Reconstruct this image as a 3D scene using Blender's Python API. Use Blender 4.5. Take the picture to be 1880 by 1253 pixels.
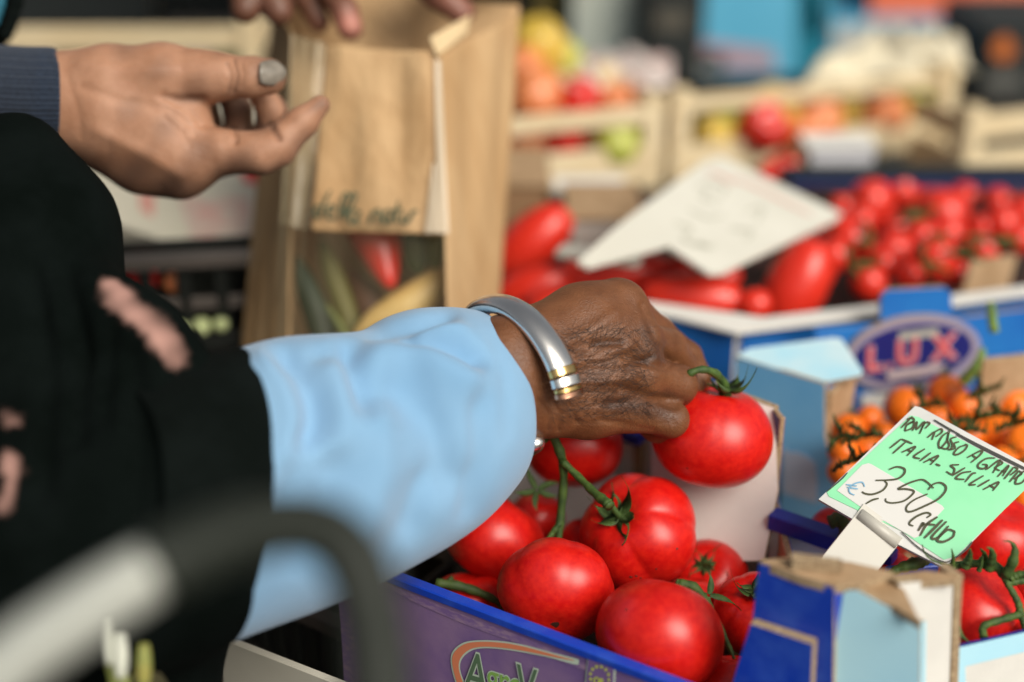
import bpy, bmesh, math, random
import numpy as np
from mathutils import Vector, Matrix, Euler
random.seed(7); np.random.seed(7)
R = math.radians
for o in list(bpy.data.objects): bpy.data.objects.remove(o)
SC = bpy.context.scene
COL = SC.collection
# ------------------------------------------------------------------ camera, sky, sun, exposure
CZ = 1.35; PITCH = R(25); FPX = 2611.0
cam = bpy.data.cameras.new('camera'); camo = bpy.data.objects.new('camera', cam); COL.objects.link(camo)
camo.location = (0, 0, CZ); camo.rotation_euler = (R(90) - PITCH, 0, 0)
cam.lens = 50; cam.sensor_width = 36; cam.clip_start = 0.02; cam.clip_end = 2000
cam.dof.use_dof = True; cam.dof.focus_distance = 0.822; cam.dof.aperture_fstop = 1.7; cam.dof.aperture_blades = 9
SC.camera = camo
SUN_EL, SUN_AZ = R(41), R(141)          # azimuth from +Y towards +X: light from behind the camera's right shoulder
w = bpy.data.worlds.new('World'); SC.world = w; w.use_nodes = True
nt = w.node_tree; nt.nodes.clear()
out = nt.nodes.new('ShaderNodeOutputWorld'); bg = nt.nodes.new('ShaderNodeBackground'); sky = nt.nodes.new('ShaderNodeTexSky')
sky.sky_type = 'NISHITA'; sky.sun_disc = False; sky.sun_elevation = SUN_EL; sky.sun_rotation = SUN_AZ
sky.air_density = 1.0; sky.dust_density = 4.0; sky.ozone_density = 1.0
bg.inputs['Strength'].default_value = 0.038
hs = nt.nodes.new('ShaderNodeHueSaturation'); hs.inputs['Saturation'].default_value = .38      # a veiled, overcast sky
tn = nt.nodes.new('ShaderNodeMix'); tn.data_type = 'RGBA'; tn.blend_type = 'MULTIPLY'; tn.inputs['Factor'].default_value = 1; tn.inputs[7].default_value = (1, .98, .93, 1)
nt.links.new(sky.outputs[0], hs.inputs['Color']); nt.links.new(hs.outputs[0], tn.inputs[6]); nt.links.new(tn.outputs[2], bg.inputs[0]); nt.links.new(bg.outputs[0], out.inputs[0])
sl = bpy.data.lights.new('sun', 'SUN'); sl.energy = 1.5; sl.angle = R(38); sl.color = (1.0, 0.935, 0.83)
so = bpy.data.objects.new('sun', sl); COL.objects.link(so)
sd = Vector((math.sin(SUN_AZ) * math.cos(SUN_EL), math.cos(SUN_AZ) * math.cos(SUN_EL), math.sin(SUN_EL)))
so.rotation_euler = (-sd).to_track_quat('-Z', 'Y').to_euler(); so.location = (2, -2, 5)
SC.view_settings.view_transform = 'Standard'; SC.view_settings.look = 'None'
SC.view_settings.exposure = 1.12; SC.view_settings.gamma = 1.0
SC.view_settings.use_curve_mapping = False
# ------------------------------------------------------------------ survey: a sighted point (u,v) at a distance, on a level or on a wall
CP, SP = math.cos(PITCH), math.sin(PITCH)
def raydir(u, v):
    x = (u - 940) / FPX; y = -(v - 626.5) / FPX
    return Vector((x, CP + y * SP, -SP + y * CP))
def P(u, v, d): return Vector((0, 0, CZ)) + raydir(u, v) * d
def G(u, v, z):
    r = raydir(u, v); return Vector((0, 0, CZ)) + r * ((z - CZ) / r.z)
def onplane(u, v, pl):
    r = raydir(u, v); c = Vector((0, 0, CZ)); return c + r * ((pl[0] - c).dot(pl[1]) / r.dot(pl[1]))
def vplane(a, b):                        # upright plane through two points, normal towards the camera
    d = (b - a); n = Vector((d.y, -d.x, 0)).normalized()
    if n.y > 0: n = -n
    return (a, n)
def hplane(z): return (Vector((0, 0, z)), Vector((0, 0, 1)))
def plane3(a, b, c):
    n = (b - a).cross(c - a).normalized()
    if n.dot(Vector((0, 0, CZ)) - a) < 0: n = -n
    return (a, n)
def off(pl, m): return (pl[0] + pl[1] * m, pl[1])
# ------------------------------------------------------------------ materials
MC = {}
def mat(name, col, rough=0.5, metal=0.0, col2=None, nscale=60, ndet=3, bump=0.0, bscale=200, coat=0.0, sss=0.0, sssr=(1, .3, .15),
        trans=0.0, alpha=1.0, sheen=0.0, spec=0.5, stretch=None, attr=None, attrcol=None, ramp=(.35, .65), bdist=.001):
    if name in MC: return MC[name]
    m = bpy.data.materials.new(name); m.use_nodes = True; MC[name] = m
    t = m.node_tree; b = t.nodes['Principled BSDF']; L = t.links.new
    b.inputs['Roughness'].default_value = rough; b.inputs['Metallic'].default_value = metal
    b.inputs['Specular IOR Level'].default_value = spec
    b.inputs['Coat Weight'].default_value = coat; b.inputs['Coat Roughness'].default_value = .15
    if sss: b.inputs['Subsurface Weight'].default_value = sss; b.inputs['Subsurface Scale'].default_value = .004; b.inputs['Subsurface Radius'].default_value = sssr
    b.inputs['Transmission Weight'].default_value = trans; b.inputs['Alpha'].default_value = alpha
    if sheen: b.inputs['Sheen Weight'].default_value = sheen; b.inputs['Sheen Roughness'].default_value = .6
    c = (*col, 1)
    tc = t.nodes.new('ShaderNodeTexCoord'); mp = t.nodes.new('ShaderNodeMapping'); L(tc.outputs['Object'], mp.inputs[0])
    if stretch: mp.inputs['Scale'].default_value = stretch
    src = None
    if col2 is not None:
        n = t.nodes.new('ShaderNodeTexNoise'); n.inputs['Scale'].default_value = nscale; n.inputs['Detail'].default_value = ndet; n.inputs['Roughness'].default_value = .6
        L(mp.outputs[0], n.inputs[0])
        r = t.nodes.new('ShaderNodeValToRGB'); r.color_ramp.elements[0].position = ramp[0]; r.color_ramp.elements[1].position = ramp[1]
        r.color_ramp.elements[0].color = c; r.color_ramp.elements[1].color = (*col2, 1)
        L(n.outputs[0], r.inputs[0]); src = r.outputs[0]
    else: b.inputs['Base Color'].default_value = c
    if attr:
        a = t.nodes.new('ShaderNodeAttribute'); a.attribute_name = attr
        mx = t.nodes.new('ShaderNodeMix'); mx.data_type = 'RGBA'
        L(a.outputs['Fac'], mx.inputs['Factor'])
        if src: L(src, mx.inputs[6])
        else: mx.inputs[6].default_value = c
        mx.inputs[7].default_value = (*attrcol, 1); src = mx.outputs[2]
    if src: L(src, b.inputs['Base Color'])
    if bump:
        n2 = t.nodes.new('ShaderNodeTexNoise'); n2.inputs['Scale'].default_value = bscale; n2.inputs['Detail'].default_value = 4
        L(mp.outputs[0], n2.inputs[0]); bp = t.nodes.new('ShaderNodeBump'); bp.inputs['Strength'].default_value = bump; bp.inputs['Distance'].default_value = bdist
        L(n2.outputs[0], bp.inputs['Height']); L(bp.outputs[0], b.inputs['Normal'])
    return m
def bumpwave(m, scale, strength, direction='Z', dist=.0006, distort=1.0):
    t = m.node_tree; b = t.nodes['Principled BSDF']; L = t.links.new
    tc = t.nodes.new('ShaderNodeTexCoord'); wv = t.nodes.new('ShaderNodeTexWave'); wv.bands_direction = direction
    wv.inputs['Scale'].default_value = scale; wv.inputs['Distortion'].default_value = distort
    L(tc.outputs['Object'], wv.inputs[0]); bp = t.nodes.new('ShaderNodeBump'); bp.inputs['Strength'].default_value = strength; bp.inputs['Distance'].default_value = dist
    L(wv.outputs[0], bp.inputs['Height'])
    if b.inputs['Normal'].links: L(b.inputs['Normal'].links[0].from_socket, bp.inputs['Normal'])
    L(bp.outputs[0], b.inputs['Normal'])
def skin_lines(m, scale, strength, dist=.0008):
    t = m.node_tree; b = t.nodes['Principled BSDF']; L = t.links.new
    tc = t.nodes.new('ShaderNodeTexCoord')
    no = t.nodes.new('ShaderNodeTexNoise'); no.inputs['Scale'].default_value = 90; L(tc.outputs['Object'], no.inputs[0])
    ad = t.nodes.new('ShaderNodeMix'); ad.data_type = 'VECTOR'; ad.inputs['Factor'].default_value = .012; L(tc.outputs['Object'], ad.inputs[4]); L(no.outputs['Color'], ad.inputs[5])
    vo = t.nodes.new('ShaderNodeTexVoronoi'); vo.feature = 'DISTANCE_TO_EDGE'; vo.inputs['Scale'].default_value = scale; L(ad.outputs[1], vo.inputs[0])
    mr = t.nodes.new('ShaderNodeMapRange'); mr.inputs['From Max'].default_value = .14; L(vo.outputs[0], mr.inputs[0])
    bp = t.nodes.new('ShaderNodeBump'); bp.inputs['Strength'].default_value = strength; bp.inputs['Distance'].default_value = dist
    L(mr.outputs[0], bp.inputs['Height'])
    if b.inputs['Normal'].links: L(b.inputs['Normal'].links[0].from_socket, bp.inputs['Normal'])
    L(bp.outputs[0], b.inputs['Normal'])
RED = mat('tomato_red', (.55, .0035, .004), .33, col2=(.72, .018, .008), nscale=9, coat=.0, sss=.03, bump=.05, bscale=900, ramp=(.3, .75))
def speckle(m, scale, col, thr=.10, amt=.5):
    t = m.node_tree; b = t.nodes['Principled BSDF']; L = t.links.new; tc = t.nodes.new('ShaderNodeTexCoord'); vo = t.nodes.new('ShaderNodeTexVoronoi'); vo.inputs['Scale'].default_value = scale; L(tc.outputs['Object'], vo.inputs[0])
    mr = t.nodes.new('ShaderNodeMapRange'); mr.inputs['From Min'].default_value = thr; mr.inputs['From Max'].default_value = thr * .4; mr.inputs['To Max'].default_value = amt; L(vo.outputs[0], mr.inputs[0])
    mx = t.nodes.new('ShaderNodeMix'); mx.data_type = 'RGBA'; L(mr.outputs[0], mx.inputs['Factor']); L(b.inputs['Base Color'].links[0].from_socket, mx.inputs[6]); mx.inputs[7].default_value = (*col, 1); L(mx.outputs[2], b.inputs['Base Color'])
speckle(RED, 16, (.80, .16, .08), .07, .35)
RED2 = mat('tomato_red_deep', (.42, .006, .008), .33, col2=(.60, .02, .012), nscale=16, coat=.2, sss=.1)
PLUM = mat('plum_tomato_red', (.62, .010, .008), .35, col2=(.80, .05, .02), nscale=20, coat=.2)
ORANGE = mat('tomato_orange', (.90, .22, .006), .38, col2=(.92, .15, .006), nscale=18, coat=.1)
YEL = mat('pepper_yellow', (.64, .44, .07), .35, coat=.2)
LIME = mat('pepper_lime', (.42, .45, .07), .4, coat=.1)
PORG = mat('pepper_orange', (.72, .24, .09), .35, coat=.2)
PRED = mat('pepper_red', (.65, .02, .012), .32, coat=.2)
GREEN = mat('stem_green', (.028, .065, .012), .6, col2=(.075, .135, .022), nscale=160, bump=.4, bscale=1500)
DKGREEN = mat('stem_dark_green', (.03, .06, .015), .65, col2=(.07, .11, .02), nscale=90)
CBR = mat('cardboard_brown', (.36, .23, .12), .85, col2=(.46, .31, .18), nscale=50, bump=.3, bscale=700)
CEDGE = mat('cardboard_edge', (.27, .18, .10), .9, col2=(.48, .36, .22), nscale=420, bump=.6, bscale=900)
CDARK = mat('cardboard_shadow_side', (.12, .075, .04), .9, col2=(.18, .11, .06), nscale=40)
WHITE = mat('cardboard_white', (.82, .81, .76), .6, col2=(.74, .73, .69), nscale=18, bump=.15, bscale=300)
BLUE = mat('cardboard_blue', (.006, .05, .47), .42, col2=(.05, .14, .60), nscale=38, ramp=(.45, .85), ndet=8, bump=.12, bscale=400)
NAVY = mat('cardboard_navy', (.012, .02, .25), .45, col2=(.02, .035, .32), nscale=40)
MIDB = mat('cardboard_mid_blue', (.01, .13, .50), .45, col2=(.015, .18, .56), nscale=20)
LBLUE = mat('cardboard_light_blue', (.46, .80, .97), .5, col2=(.50, .83, .97), nscale=15, bump=.1, bscale=300)
SBLUE = mat('cardboard_sky_blue', (.17, .50, .86), .5, col2=(.22, .56, .90), nscale=15)
PURP = mat('cardboard_purple', (.17, .10, .29), .6, col2=(.27, .17, .33), nscale=22, ndet=6, bump=.1, bscale=500)
WOOD = mat('poplar_wood', (.66, .52, .31), .7, col2=(.78, .66, .44), nscale=30, stretch=(.3, 1, 3), bump=.2, bscale=200)
BLACKP = mat('black_plastic', (.012, .014, .012), .45, bump=.1, bscale=300)
GREYP = mat('grey_plastic_rim', (.10, .085, .075), .5)
COAT = mat('coat_black', (.0020, .0036, .0030), 1.0, col2=(.0038, .0060, .0055), nscale=30, bump=.4, bscale=900, sheen=.0, spec=.08)
NAVYK = mat('navy_knit', (.010, .018, .035), .85, col2=(.018, .03, .055), nscale=400, sheen=.15, spec=.2)
SLEEVE = mat('sleeve_sky_blue', (.185, .36, .56), .9, col2=(.22, .40, .60), nscale=12, bump=.35, bscale=1600, sheen=.25, spec=.2)
PAPER = mat('kraft_paper', (.43, .265, .125), .72, col2=(.52, .345, .180), nscale=9, stretch=(3, 3, .5), bump=.6, bscale=38, spec=.35, bdist=.004)
PAPERIN = mat('kraft_paper_pale', (.66, .50, .29), .7)
SILVER = mat('silver', (.90, .88, .84), .27, 1.0, bump=.05, bscale=60)
GOLD = mat('gold', (.80, .55, .22), .2, 1.0)
COPPER = mat('copper', (.75, .40, .26), .22, 1.0)
INK = mat('marker_ink', (.045, .045, .012), .6)
INKB = mat('marker_black', (.012, .014, .010), .5)
SIGNG = mat('sign_green_paper', (.20, .64, .34), .5, col2=(.25, .69, .39), nscale=20)
SIGNW = mat('sign_white_paper', (.60, .60, .58), .5)
LAM = mat('laminate_grey', (.52, .53, .52), .35, col2=(.62, .62, .60), nscale=30, coat=.4)
CLIP = mat('clip_plastic_white', (.50, .485, .43), .4)
# ------------------------------------------------------------------ mesh helpers
def tag(o, label=None, cat=None, group=None, kind=None):
    if label: o['label'] = label
    if cat: o['category'] = cat
    if group: o['group'] = group
    if kind: o['kind'] = kind
    return o
def empty(name, loc, label=None, cat=None, group=None):
    o = bpy.data.objects.new(name, None); COL.objects.link(o); o.location = loc; o.empty_display_size = .02
    return tag(o, label, cat, group)
def wloc(o):
    l = Vector((0, 0, 0))
    while o: l += o.location; o = o.parent
    return l
def mk(name, V, F, mats, parent=None, smooth=True, mi=None, attrs=None, local=False):
    me = bpy.data.meshes.new(name)
    V = np.asarray([tuple(v) for v in V] if not isinstance(V, np.ndarray) else V, dtype=float)
    org = wloc(parent) if parent else V.mean(0) if not local else Vector((0, 0, 0))
    org = np.array(org)
    if local: org = np.zeros(3)
    me.from_pydata((V - org).tolist(), [], F if isinstance(F, list) else F.tolist())
    for m in (mats if isinstance(mats, (list, tuple)) else [mats]): me.materials.append(m)
    if mi is not None: me.polygons.foreach_set('material_index', mi)
    me.polygons.foreach_set('use_smooth', [bool(smooth)] * len(me.polygons))
    if attrs:
        for k, a in attrs.items():
            at = me.attributes.new(k, 'FLOAT', 'POINT'); at.data.foreach_set('value', np.asarray(a, dtype=np.float32))
    me.update()
    o = bpy.data.objects.new(name, me); COL.objects.link(o)
    if parent: o.parent = parent
    elif not local: o.location = org
    return o
def polyplate(name, pts, pl, thick, mats, parent=None, smooth=False):
    """board cut to an outline that lies on a plane; mats = face, back, edge"""
    A = [onplane(u, v, pl) for u, v in pts]; n = len(A)
    B = [a - pl[1] * thick for a in A]
    V = A + B
    F = [list(range(n)), list(range(2 * n - 1, n - 1, -1))] + [[i, (i + 1) % n, n + (i + 1) % n, n + i] for i in range(n)]
    mats = mats if isinstance(mats, (list, tuple)) else [mats] * 3
    o = mk(name, V, F, mats, parent, smooth, [0, 1] + [2] * n)
    bm = bmesh.new(); bm.from_mesh(o.data); bmesh.ops.recalc_face_normals(bm, faces=bm.faces); bm.to_mesh(o.data); bm.free()
    return o
def wall(name, A, B, zt, zb, thick, mats, parent=None, zt2=None, nout=None):
    """cardboard or wooden wall between two points in plan"""
    zt2 = zt if zt2 is None else zt2
    d = (B - A); n = Vector((d.y, -d.x, 0)).normalized()
    if nout is not None and n.dot(nout) < 0: n = -n
    a, b = Vector((A.x, A.y, 0)), Vector((B.x, B.y, 0)); i = -n * thick
    V = [a + Vector((0, 0, zb)), b + Vector((0, 0, zb)), b + Vector((0, 0, zt2)), a + Vector((0, 0, zt))]
    V += [v + i for v in V]
    F = [[0, 1, 2, 3], [7, 6, 5, 4], [3, 2, 6, 7], [0, 4, 5, 1], [0, 3, 7, 4], [1, 5, 6, 2]]
    o = mk(name, V, F, mats if isinstance(mats, (list, tuple)) else [mats] * 3, parent, False, [0, 1, 2, 2, 2, 2])
    bm = bmesh.new(); bm.from_mesh(o.data); bmesh.ops.recalc_face_normals(bm, faces=bm.faces)
    bmesh.ops.bevel(bm, geom=bm.edges[:], offset=min(.0008, thick * .2), segments=1, affect='EDGES', material=-1); bm.to_mesh(o.data); bm.free()
    return o
def boxmesh(name, c, s, m, parent=None, yaw=0, bevel=.0015, tilt=(0, 0)):
    bm = bmesh.new(); bmesh.ops.create_cube(bm, size=1)
    bmesh.ops.scale(bm, vec=s, verts=bm.verts)
    if bevel: bmesh.ops.bevel(bm, geom=bm.edges[:], offset=bevel, segments=2, affect='EDGES')
    M = Matrix.Translation(c) @ Euler((tilt[0], tilt[1], yaw)).to_matrix().to_4x4()
    bmesh.ops.transform(bm, matrix=M, verts=bm.verts)
    V = [v.co.copy() for v in bm.verts]; F = [[v.index for v in f.verts] for f in bm.faces]; bm.free()
    return mk(name, V, F, m, parent, False)
def spline(pts, n):
    """Catmull-Rom through rows of numbers"""
    p = np.array(pts, float); p = np.vstack([2 * p[0] - p[1], p, 2 * p[-1] - p[-2]])
    out = []; k = len(p) - 3
    for s in np.linspace(0, k - 1e-6, n):
        i = int(s); t = s - i; a, b, c, d = p[i:i + 4]
        out.append(.5 * ((2 * b) + (-a + c) * t + (2 * a - 5 * b + 4 * c - d) * t * t + (-a + 3 * b - 3 * c + d) * t ** 3))
    return np.array(out)
def tubeVF(path, seg=12, cap=True, flat=1.0):
    """path rows x,y,z,r"""
    p = np.asarray(path, float); n = len(p); V = []; F = []
    T = np.gradient(p[:, :3], axis=0); T /= np.linalg.norm(T, axis=1)[:, None] + 1e-12
    up = np.array([0, 0, 1.0]); 
    if abs(T[0] @ up) > .9: up = np.array([0, 1.0, 0])
    N = np.cross(T[0], up); N /= np.linalg.norm(N)
    for i in range(n):
        N = N - (N @ T[i]) * T[i]; N /= np.linalg.norm(N); B = np.cross(T[i], N)
        for j in range(seg):
            a = 2 * math.pi * j / seg
            V.append(p[i, :3] + p[i, 3] * (math.cos(a) * N + flat * math.sin(a) * B))
    for i in range(n - 1):
        for j in range(seg): F.append([i * seg + j, i * seg + (j + 1) % seg, (i + 1) * seg + (j + 1) % seg, (i + 1) * seg + j])
    if cap:
        V.append(p[0, :3]); V.append(p[-1, :3]); k = len(V)
        for j in range(seg): F.append([k - 2, (j + 1) % seg, j]); F.append([k - 1, (n - 1) * seg + j, (n - 1) * seg + (j + 1) % seg])
    return V, F
def joinVF(parts):
    V = []; F = []
    for v, f in parts:
        k = len(V); V += list(v); F += [[i + k for i in q] for q in f]
    return V, F
def tube(name, rows, m, parent=None, n=24, seg=12, flat=1.0):
    """rows u,v,d,r_px"""
    q = spline(rows, n); path = [(*P(a, b, d), r * d / FPX) for a, b, d, r in q]
    V, F = tubeVF(path, seg, flat=flat); return mk(name, V, F, m, parent)
# ------------------------------------------------------------------ signed-distance sculpting for bodies and clothes
def sdf_mesh(groups, k_in, k_out, h, pad=.012, kpalm=.008):
    """groups[0] is the palm/body; the others are chains that grow out of it. Each prim: (p0, r0, p1, r1) in world."""
    allp = [q for g in groups for q in g]
    lo = np.min([np.minimum(np.array(a) - ra, np.array(b) - rb) for a, ra, b, rb in allp], 0) - pad
    hi = np.max([np.maximum(np.array(a) + ra, np.array(b) + rb) for a, ra, b, rb in allp], 0) + pad
    ax = [np.arange(lo[i], hi[i], h, dtype=np.float32) for i in range(3)]
    X = ax[0][:, None, None]; Y = ax[1][None, :, None]; Z = ax[2][None, None, :]
    def cone(q):
        a, ra, b, rb = q; ab = np.array(b) - np.array(a); L2 = float(ab @ ab) + 1e-12
        dx, dy, dz = X - a[0], Y - a[1], Z - a[2]
        t = np.clip((dx * ab[0] + dy * ab[1] + dz * ab[2]) / L2, 0, 1)
        return np.sqrt((dx - ab[0] * t) ** 2 + (dy - ab[1] * t) ** 2 + (dz - ab[2] * t) ** 2) - (ra + (rb - ra) * t)
    def smin(a, b, k):
        hh = np.maximum(k - np.abs(a - b), 0) / k; return np.minimum(a, b) - hh * hh * k * .25
    body = None
    for q in groups[0]: f = cone(q); body = f if body is None else smin(body, f, k_in)
    tot = body
    for g in groups[1:]:
        c = None
        for q in g: f = cone(q); c = f if c is None else smin(c, f, .004)
        tot = smin(tot, smin(body, c, kpalm), k_out)
    return surface_nets(tot.astype(np.float32), lo, h)
def surface_nets(f, lo, h):
    s = f < 0; nx, ny, nz = f.shape
    c = np.zeros((nx - 1, ny - 1, nz - 1), np.int8)
    for i in (0, 1):
        for j in (0, 1):
            for k in (0, 1): c += s[i:nx - 1 + i, j:ny - 1 + j, k:nz - 1 + k]
    act = (c > 0) & (c < 8); idx = -np.ones(c.shape, np.int64); I = np.argwhere(act); idx[act] = np.arange(len(I))
    acc = np.zeros((len(I), 3)); cnt = np.zeros(len(I))
    E = [((i, j, k), ax) for ax in range(3) for (i, j, k) in [(a, b, cc) for a in (0, 1) for b in (0, 1) for cc in (0, 1)] if (i, j, k)[ax] == 0]
    for (o, ax) in E:
        o = np.array(o); e = np.zeros(3, int); e[ax] = 1
        A = I + o; B = A + e; fa = f[A[:, 0], A[:, 1], A[:, 2]]; fb = f[B[:, 0], B[:, 1], B[:, 2]]
        m = (fa < 0) != (fb < 0); t = np.where(m, fa / (fa - fb + 1e-20), 0)
        acc += np.where(m[:, None], A + t[:, None] * e, 0); cnt += m
    V = lo + h * (acc / cnt[:, None]); Fs = []
    for ax in range(3):
        b, cdir = (ax + 1) % 3, (ax + 2) % 3
        sl0 = [slice(None)] * 3; sl1 = [slice(None)] * 3; sl0[ax] = slice(0, -1); sl1[ax] = slice(1, None)
        s0, s1 = s[tuple(sl0)], s[tuple(sl1)]; Q = np.argwhere(s0 != s1)
        ok = (Q[:, b] > 0) & (Q[:, cdir] > 0) & (Q[:, b] < f.shape[b] - 1) & (Q[:, cdir] < f.shape[cdir] - 1); Q = Q[ok]
        inside = s0[tuple(Q.T)]
        eb = np.zeros(3, int); eb[b] = 1; ec = np.zeros(3, int); ec[cdir] = 1
        g = lambda q: idx[q[:, 0], q[:, 1], q[:, 2]]
        q = np.stack([g(Q), g(Q - eb), g(Q - eb - ec), g(Q - ec)], 1)
        q = np.where(inside[:, None], q[:, ::-1], q)
        Fs.append(q)
    F = np.vstack(Fs); F = F[(F >= 0).all(1)]
    return V, F
def vnormals(V, F):
    n = np.cross(V[F[:, 2]] - V[F[:, 0]], V[F[:, 3]] - V[F[:, 1]]); N = np.zeros_like(V)
    for i in range(4): np.add.at(N, F[:, i], n)
    return N / (np.linalg.norm(N, axis=1)[:, None] + 1e-12)
def project(V):
    q = V - np.array([0, 0, CZ]); d = q[:, 1] * CP - q[:, 2] * SP
    return 940 + FPX * q[:, 0] / d, 626.5 - FPX * (q[:, 1] * SP + q[:, 2] * CP) / d, d
def polydist(u, v, pts):
    best = np.full(len(u), 1e9)
    for (a, b), (c, d) in zip(pts[:-1], pts[1:]):
        L2 = (c - a) ** 2 + (d - b) ** 2 + 1e-9; t = np.clip(((u - a) * (c - a) + (v - b) * (d - b)) / L2, 0, 1)
        best = np.minimum(best, np.hypot(u - a - t * (c - a), v - b - t * (d - b)))
    return best
def laplace(V, F, it=2, lam=.5):
    E = np.vstack([F[:, [0, 1]], F[:, [1, 2]], F[:, [2, 3]], F[:, [3, 0]]])
    for _ in range(it):
        S = np.zeros_like(V); C = np.zeros(len(V)); np.add.at(S, E[:, 0], V[E[:, 1]]); np.add.at(C, E[:, 0], 1); np.add.at(S, E[:, 1], V[E[:, 0]]); np.add.at(C, E[:, 1], 1)
        V = V + lam * (S / C[:, None] - V)
    return V
def carve(V, F, marks, cut=.25):
    """marks: (points, width_px, depth_m) sunk (+) or raised (-) on the side that the marks were taken from"""
    N = vnormals(V, F); u, v, d = project(V)
    if (N * (V - V.mean(0))).sum() < 0: N = -N
    vd = np.array([0, 0, CZ]) - V; vd /= np.linalg.norm(vd, axis=1)[:, None]
    face = np.clip(((N * vd).sum(1) - .02) / cut, 0, 1); D = np.zeros(len(V))
    for pts, wd, dp in marks: D += dp * np.exp(-(polydist(u, v, pts) / wd) ** 2)
    return V - N * (D * face)[:, None], N
def C(D):
    return lambda u, v, dz, r: (P(u, v, D + dz / 1000.), r / 1000.)
def chain(f, *rows):
    q = [f(*r) for r in rows]; return [(q[i][0], q[i][1], q[i + 1][0], q[i + 1][1]) for i in range(len(q) - 1)]
# ------------------------------------------------------------------ setting
ground = mat('asphalt_ground', (.05, .05, .05), .9, col2=(.07, .068, .065), nscale=40, bump=.3, bscale=100)
o = mk('ground', [(-400, -400, 0), (400, -400, 0), (400, 400, 0), (-400, 400, 0)], [[0, 1, 2, 3]], ground, None, False); tag(o, kind='structure')
TABM = mat('table_board', (.025, .022, .018), .85, col2=(.05, .04, .03), nscale=30)
stall = empty('market_stall', (0.3, 1.6, 0), 'dark wooden trestle table carrying all the produce crates', 'market stall')
boxmesh('table_top', Vector((.2, 1.75, .725)), (3.4, 2.5, .03), TABM, stall)
for x in (-1.35, 1.75):
    for y in (.6, 2.85): boxmesh('leg', Vector((x, y, .355)), (.05, .05, .71), TABM, stall)
# ------------------------------------------------------------------ produce
ORD = ['first', 'second', 'third', 'fourth', 'fifth', 'sixth', 'seventh', 'eighth', 'ninth', 'tenth', 'eleventh', 'twelfth', 'thirteenth', 'fourteenth', 'fifteenth', 'sixteenth']
def fruitVF(nu=48, nv=32, zs=.82, lobes=5, la=.03, dim=.16, bot=.05, seed=0, taper=0):
    rs = random.Random(seed); ph = rs.random() * 6; V = []; F = []
    a2 = [(rs.uniform(-.02, .02), rs.random() * 6) for _ in range(3)]
    for j in range(nv + 1):
        th = math.pi * j / nv
        for i in range(nu):
            f = 2 * math.pi * i / nu; s = max(0.0, math.sin(th)); c = math.cos(th)
            w_ = (1 - abs(math.sin((lobes * f + ph) / 2)) ** .7) * (.35 + .65 * max(0, c))   # pleats, deepest by the stem
            rr = 1 - la * 2.2 * w_ * s ** .6 + sum(a * math.cos((k + 2) * f + p) for k, (a, p) in enumerate(a2)) * s
            z = zs * c * (1 if c > 0 else .94) - dim * math.exp(-(s / .32) ** 2) * (c > 0) + bot * math.exp(-(s / .25) ** 2) * (c < 0)
            rad = s ** .92 * rr * (1 + taper * c)
            V.append((rad * math.cos(f), rad * math.sin(f), z))
    for j in range(nv):
        for i in range(nu): F.append([j * nu + i, (j + 1) * nu + i, (j + 1) * nu + (i + 1) % nu, j * nu + (i + 1) % nu])
    return V, F
def calyxVF(n=5, ln=.62, wd=.13, curl=.5, seed=0, stem=.5, z0=.68, r0=.06, bend=(.25, 0)):
    rs = random.Random(seed); parts = []
    for k in range(n):
        a = 2 * math.pi * k / n + rs.uniform(-.25, .25); L = ln * rs.uniform(.75, 1.2); cu = curl * rs.uniform(.4, 1.5); tw = rs.uniform(-.6, .6)
        V = []; F = []; m = 9
        for i in range(m + 1):
            t = i / m; rad = r0 * .6 + L * t * (1 - .25 * t * cu); z = z0 + .05 + L * (.22 * math.sin(t * 2.4) * -.35 + cu * t * t * .75)
            wv = wd * (math.sin(min(1, t * 1.25 + .12) * math.pi) ** .7 * (1 - t) ** .45 + .02) ; aa = a + tw * t * t
            cx, cy = rad * math.cos(aa), rad * math.sin(aa); px, py = -math.sin(aa), math.cos(aa)
            V += [(cx - px * wv, cy - py * wv, z + wv * .35), (cx, cy, z - .012), (cx + px * wv, cy + py * wv, z + wv * .35), (cx, cy, z - .035)]
        for i in range(m):
            b = 4 * i
            for q in range(4): F.append([b + q, b + (q + 1) % 4, b + 4 + (q + 1) % 4, b + 4 + q])
        parts.append((V, F))
    if stem:
        path = [(bend[0] * t * t, bend[1] * t * t, z0 - .03 + stem * t, r0 * (1.5 - .55 * min(1, t * 2.5))) for t in np.linspace(0, 1, 8)]
        parts.append(tubeVF(path, 8))
    return joinVF(parts)
FR = {}
def fruitmesh(key, mats, hi=False, **kw):
    if key not in FR:
        V, F = fruitVF(nu=96 if hi else 40, nv=64 if hi else 26, **kw)
        o = mk(key, V, F, mats, None, True, local=True); FR[key] = o.data; bpy.data.objects.remove(o)
    return FR[key]
def calmesh(key, m, **kw):
    if key not in FR:
        V, F = calyxVF(**kw); o = mk(key, V, F, m, None, True, local=True); FR[key] = o.data; bpy.data.objects.remove(o)
    return FR[key]
def aim(x, up, toward, spin=0):
    n = Vector((x, up * SP - toward * CP, up * CP + toward * SP)).normalized()
    return (n.to_track_quat('Z', 'Y').to_matrix() @ Euler((0, 0, R(spin))).to_matrix()).to_euler()
def fruit(name, me, loc, r, rot, label, cat, group=None, cal=None, z=1.0):
    o = bpy.data.objects.new(name, me); COL.objects.link(o); o.location = loc; o.scale = (r, r, r * z); o.rotation_euler = rot
    tag(o, label, cat, group)
    if cal:
        c = bpy.data.objects.new('calyx', cal); COL.objects.link(c); c.parent = o
    return o
GT = 'large red tomatoes in the purple crate'
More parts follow.
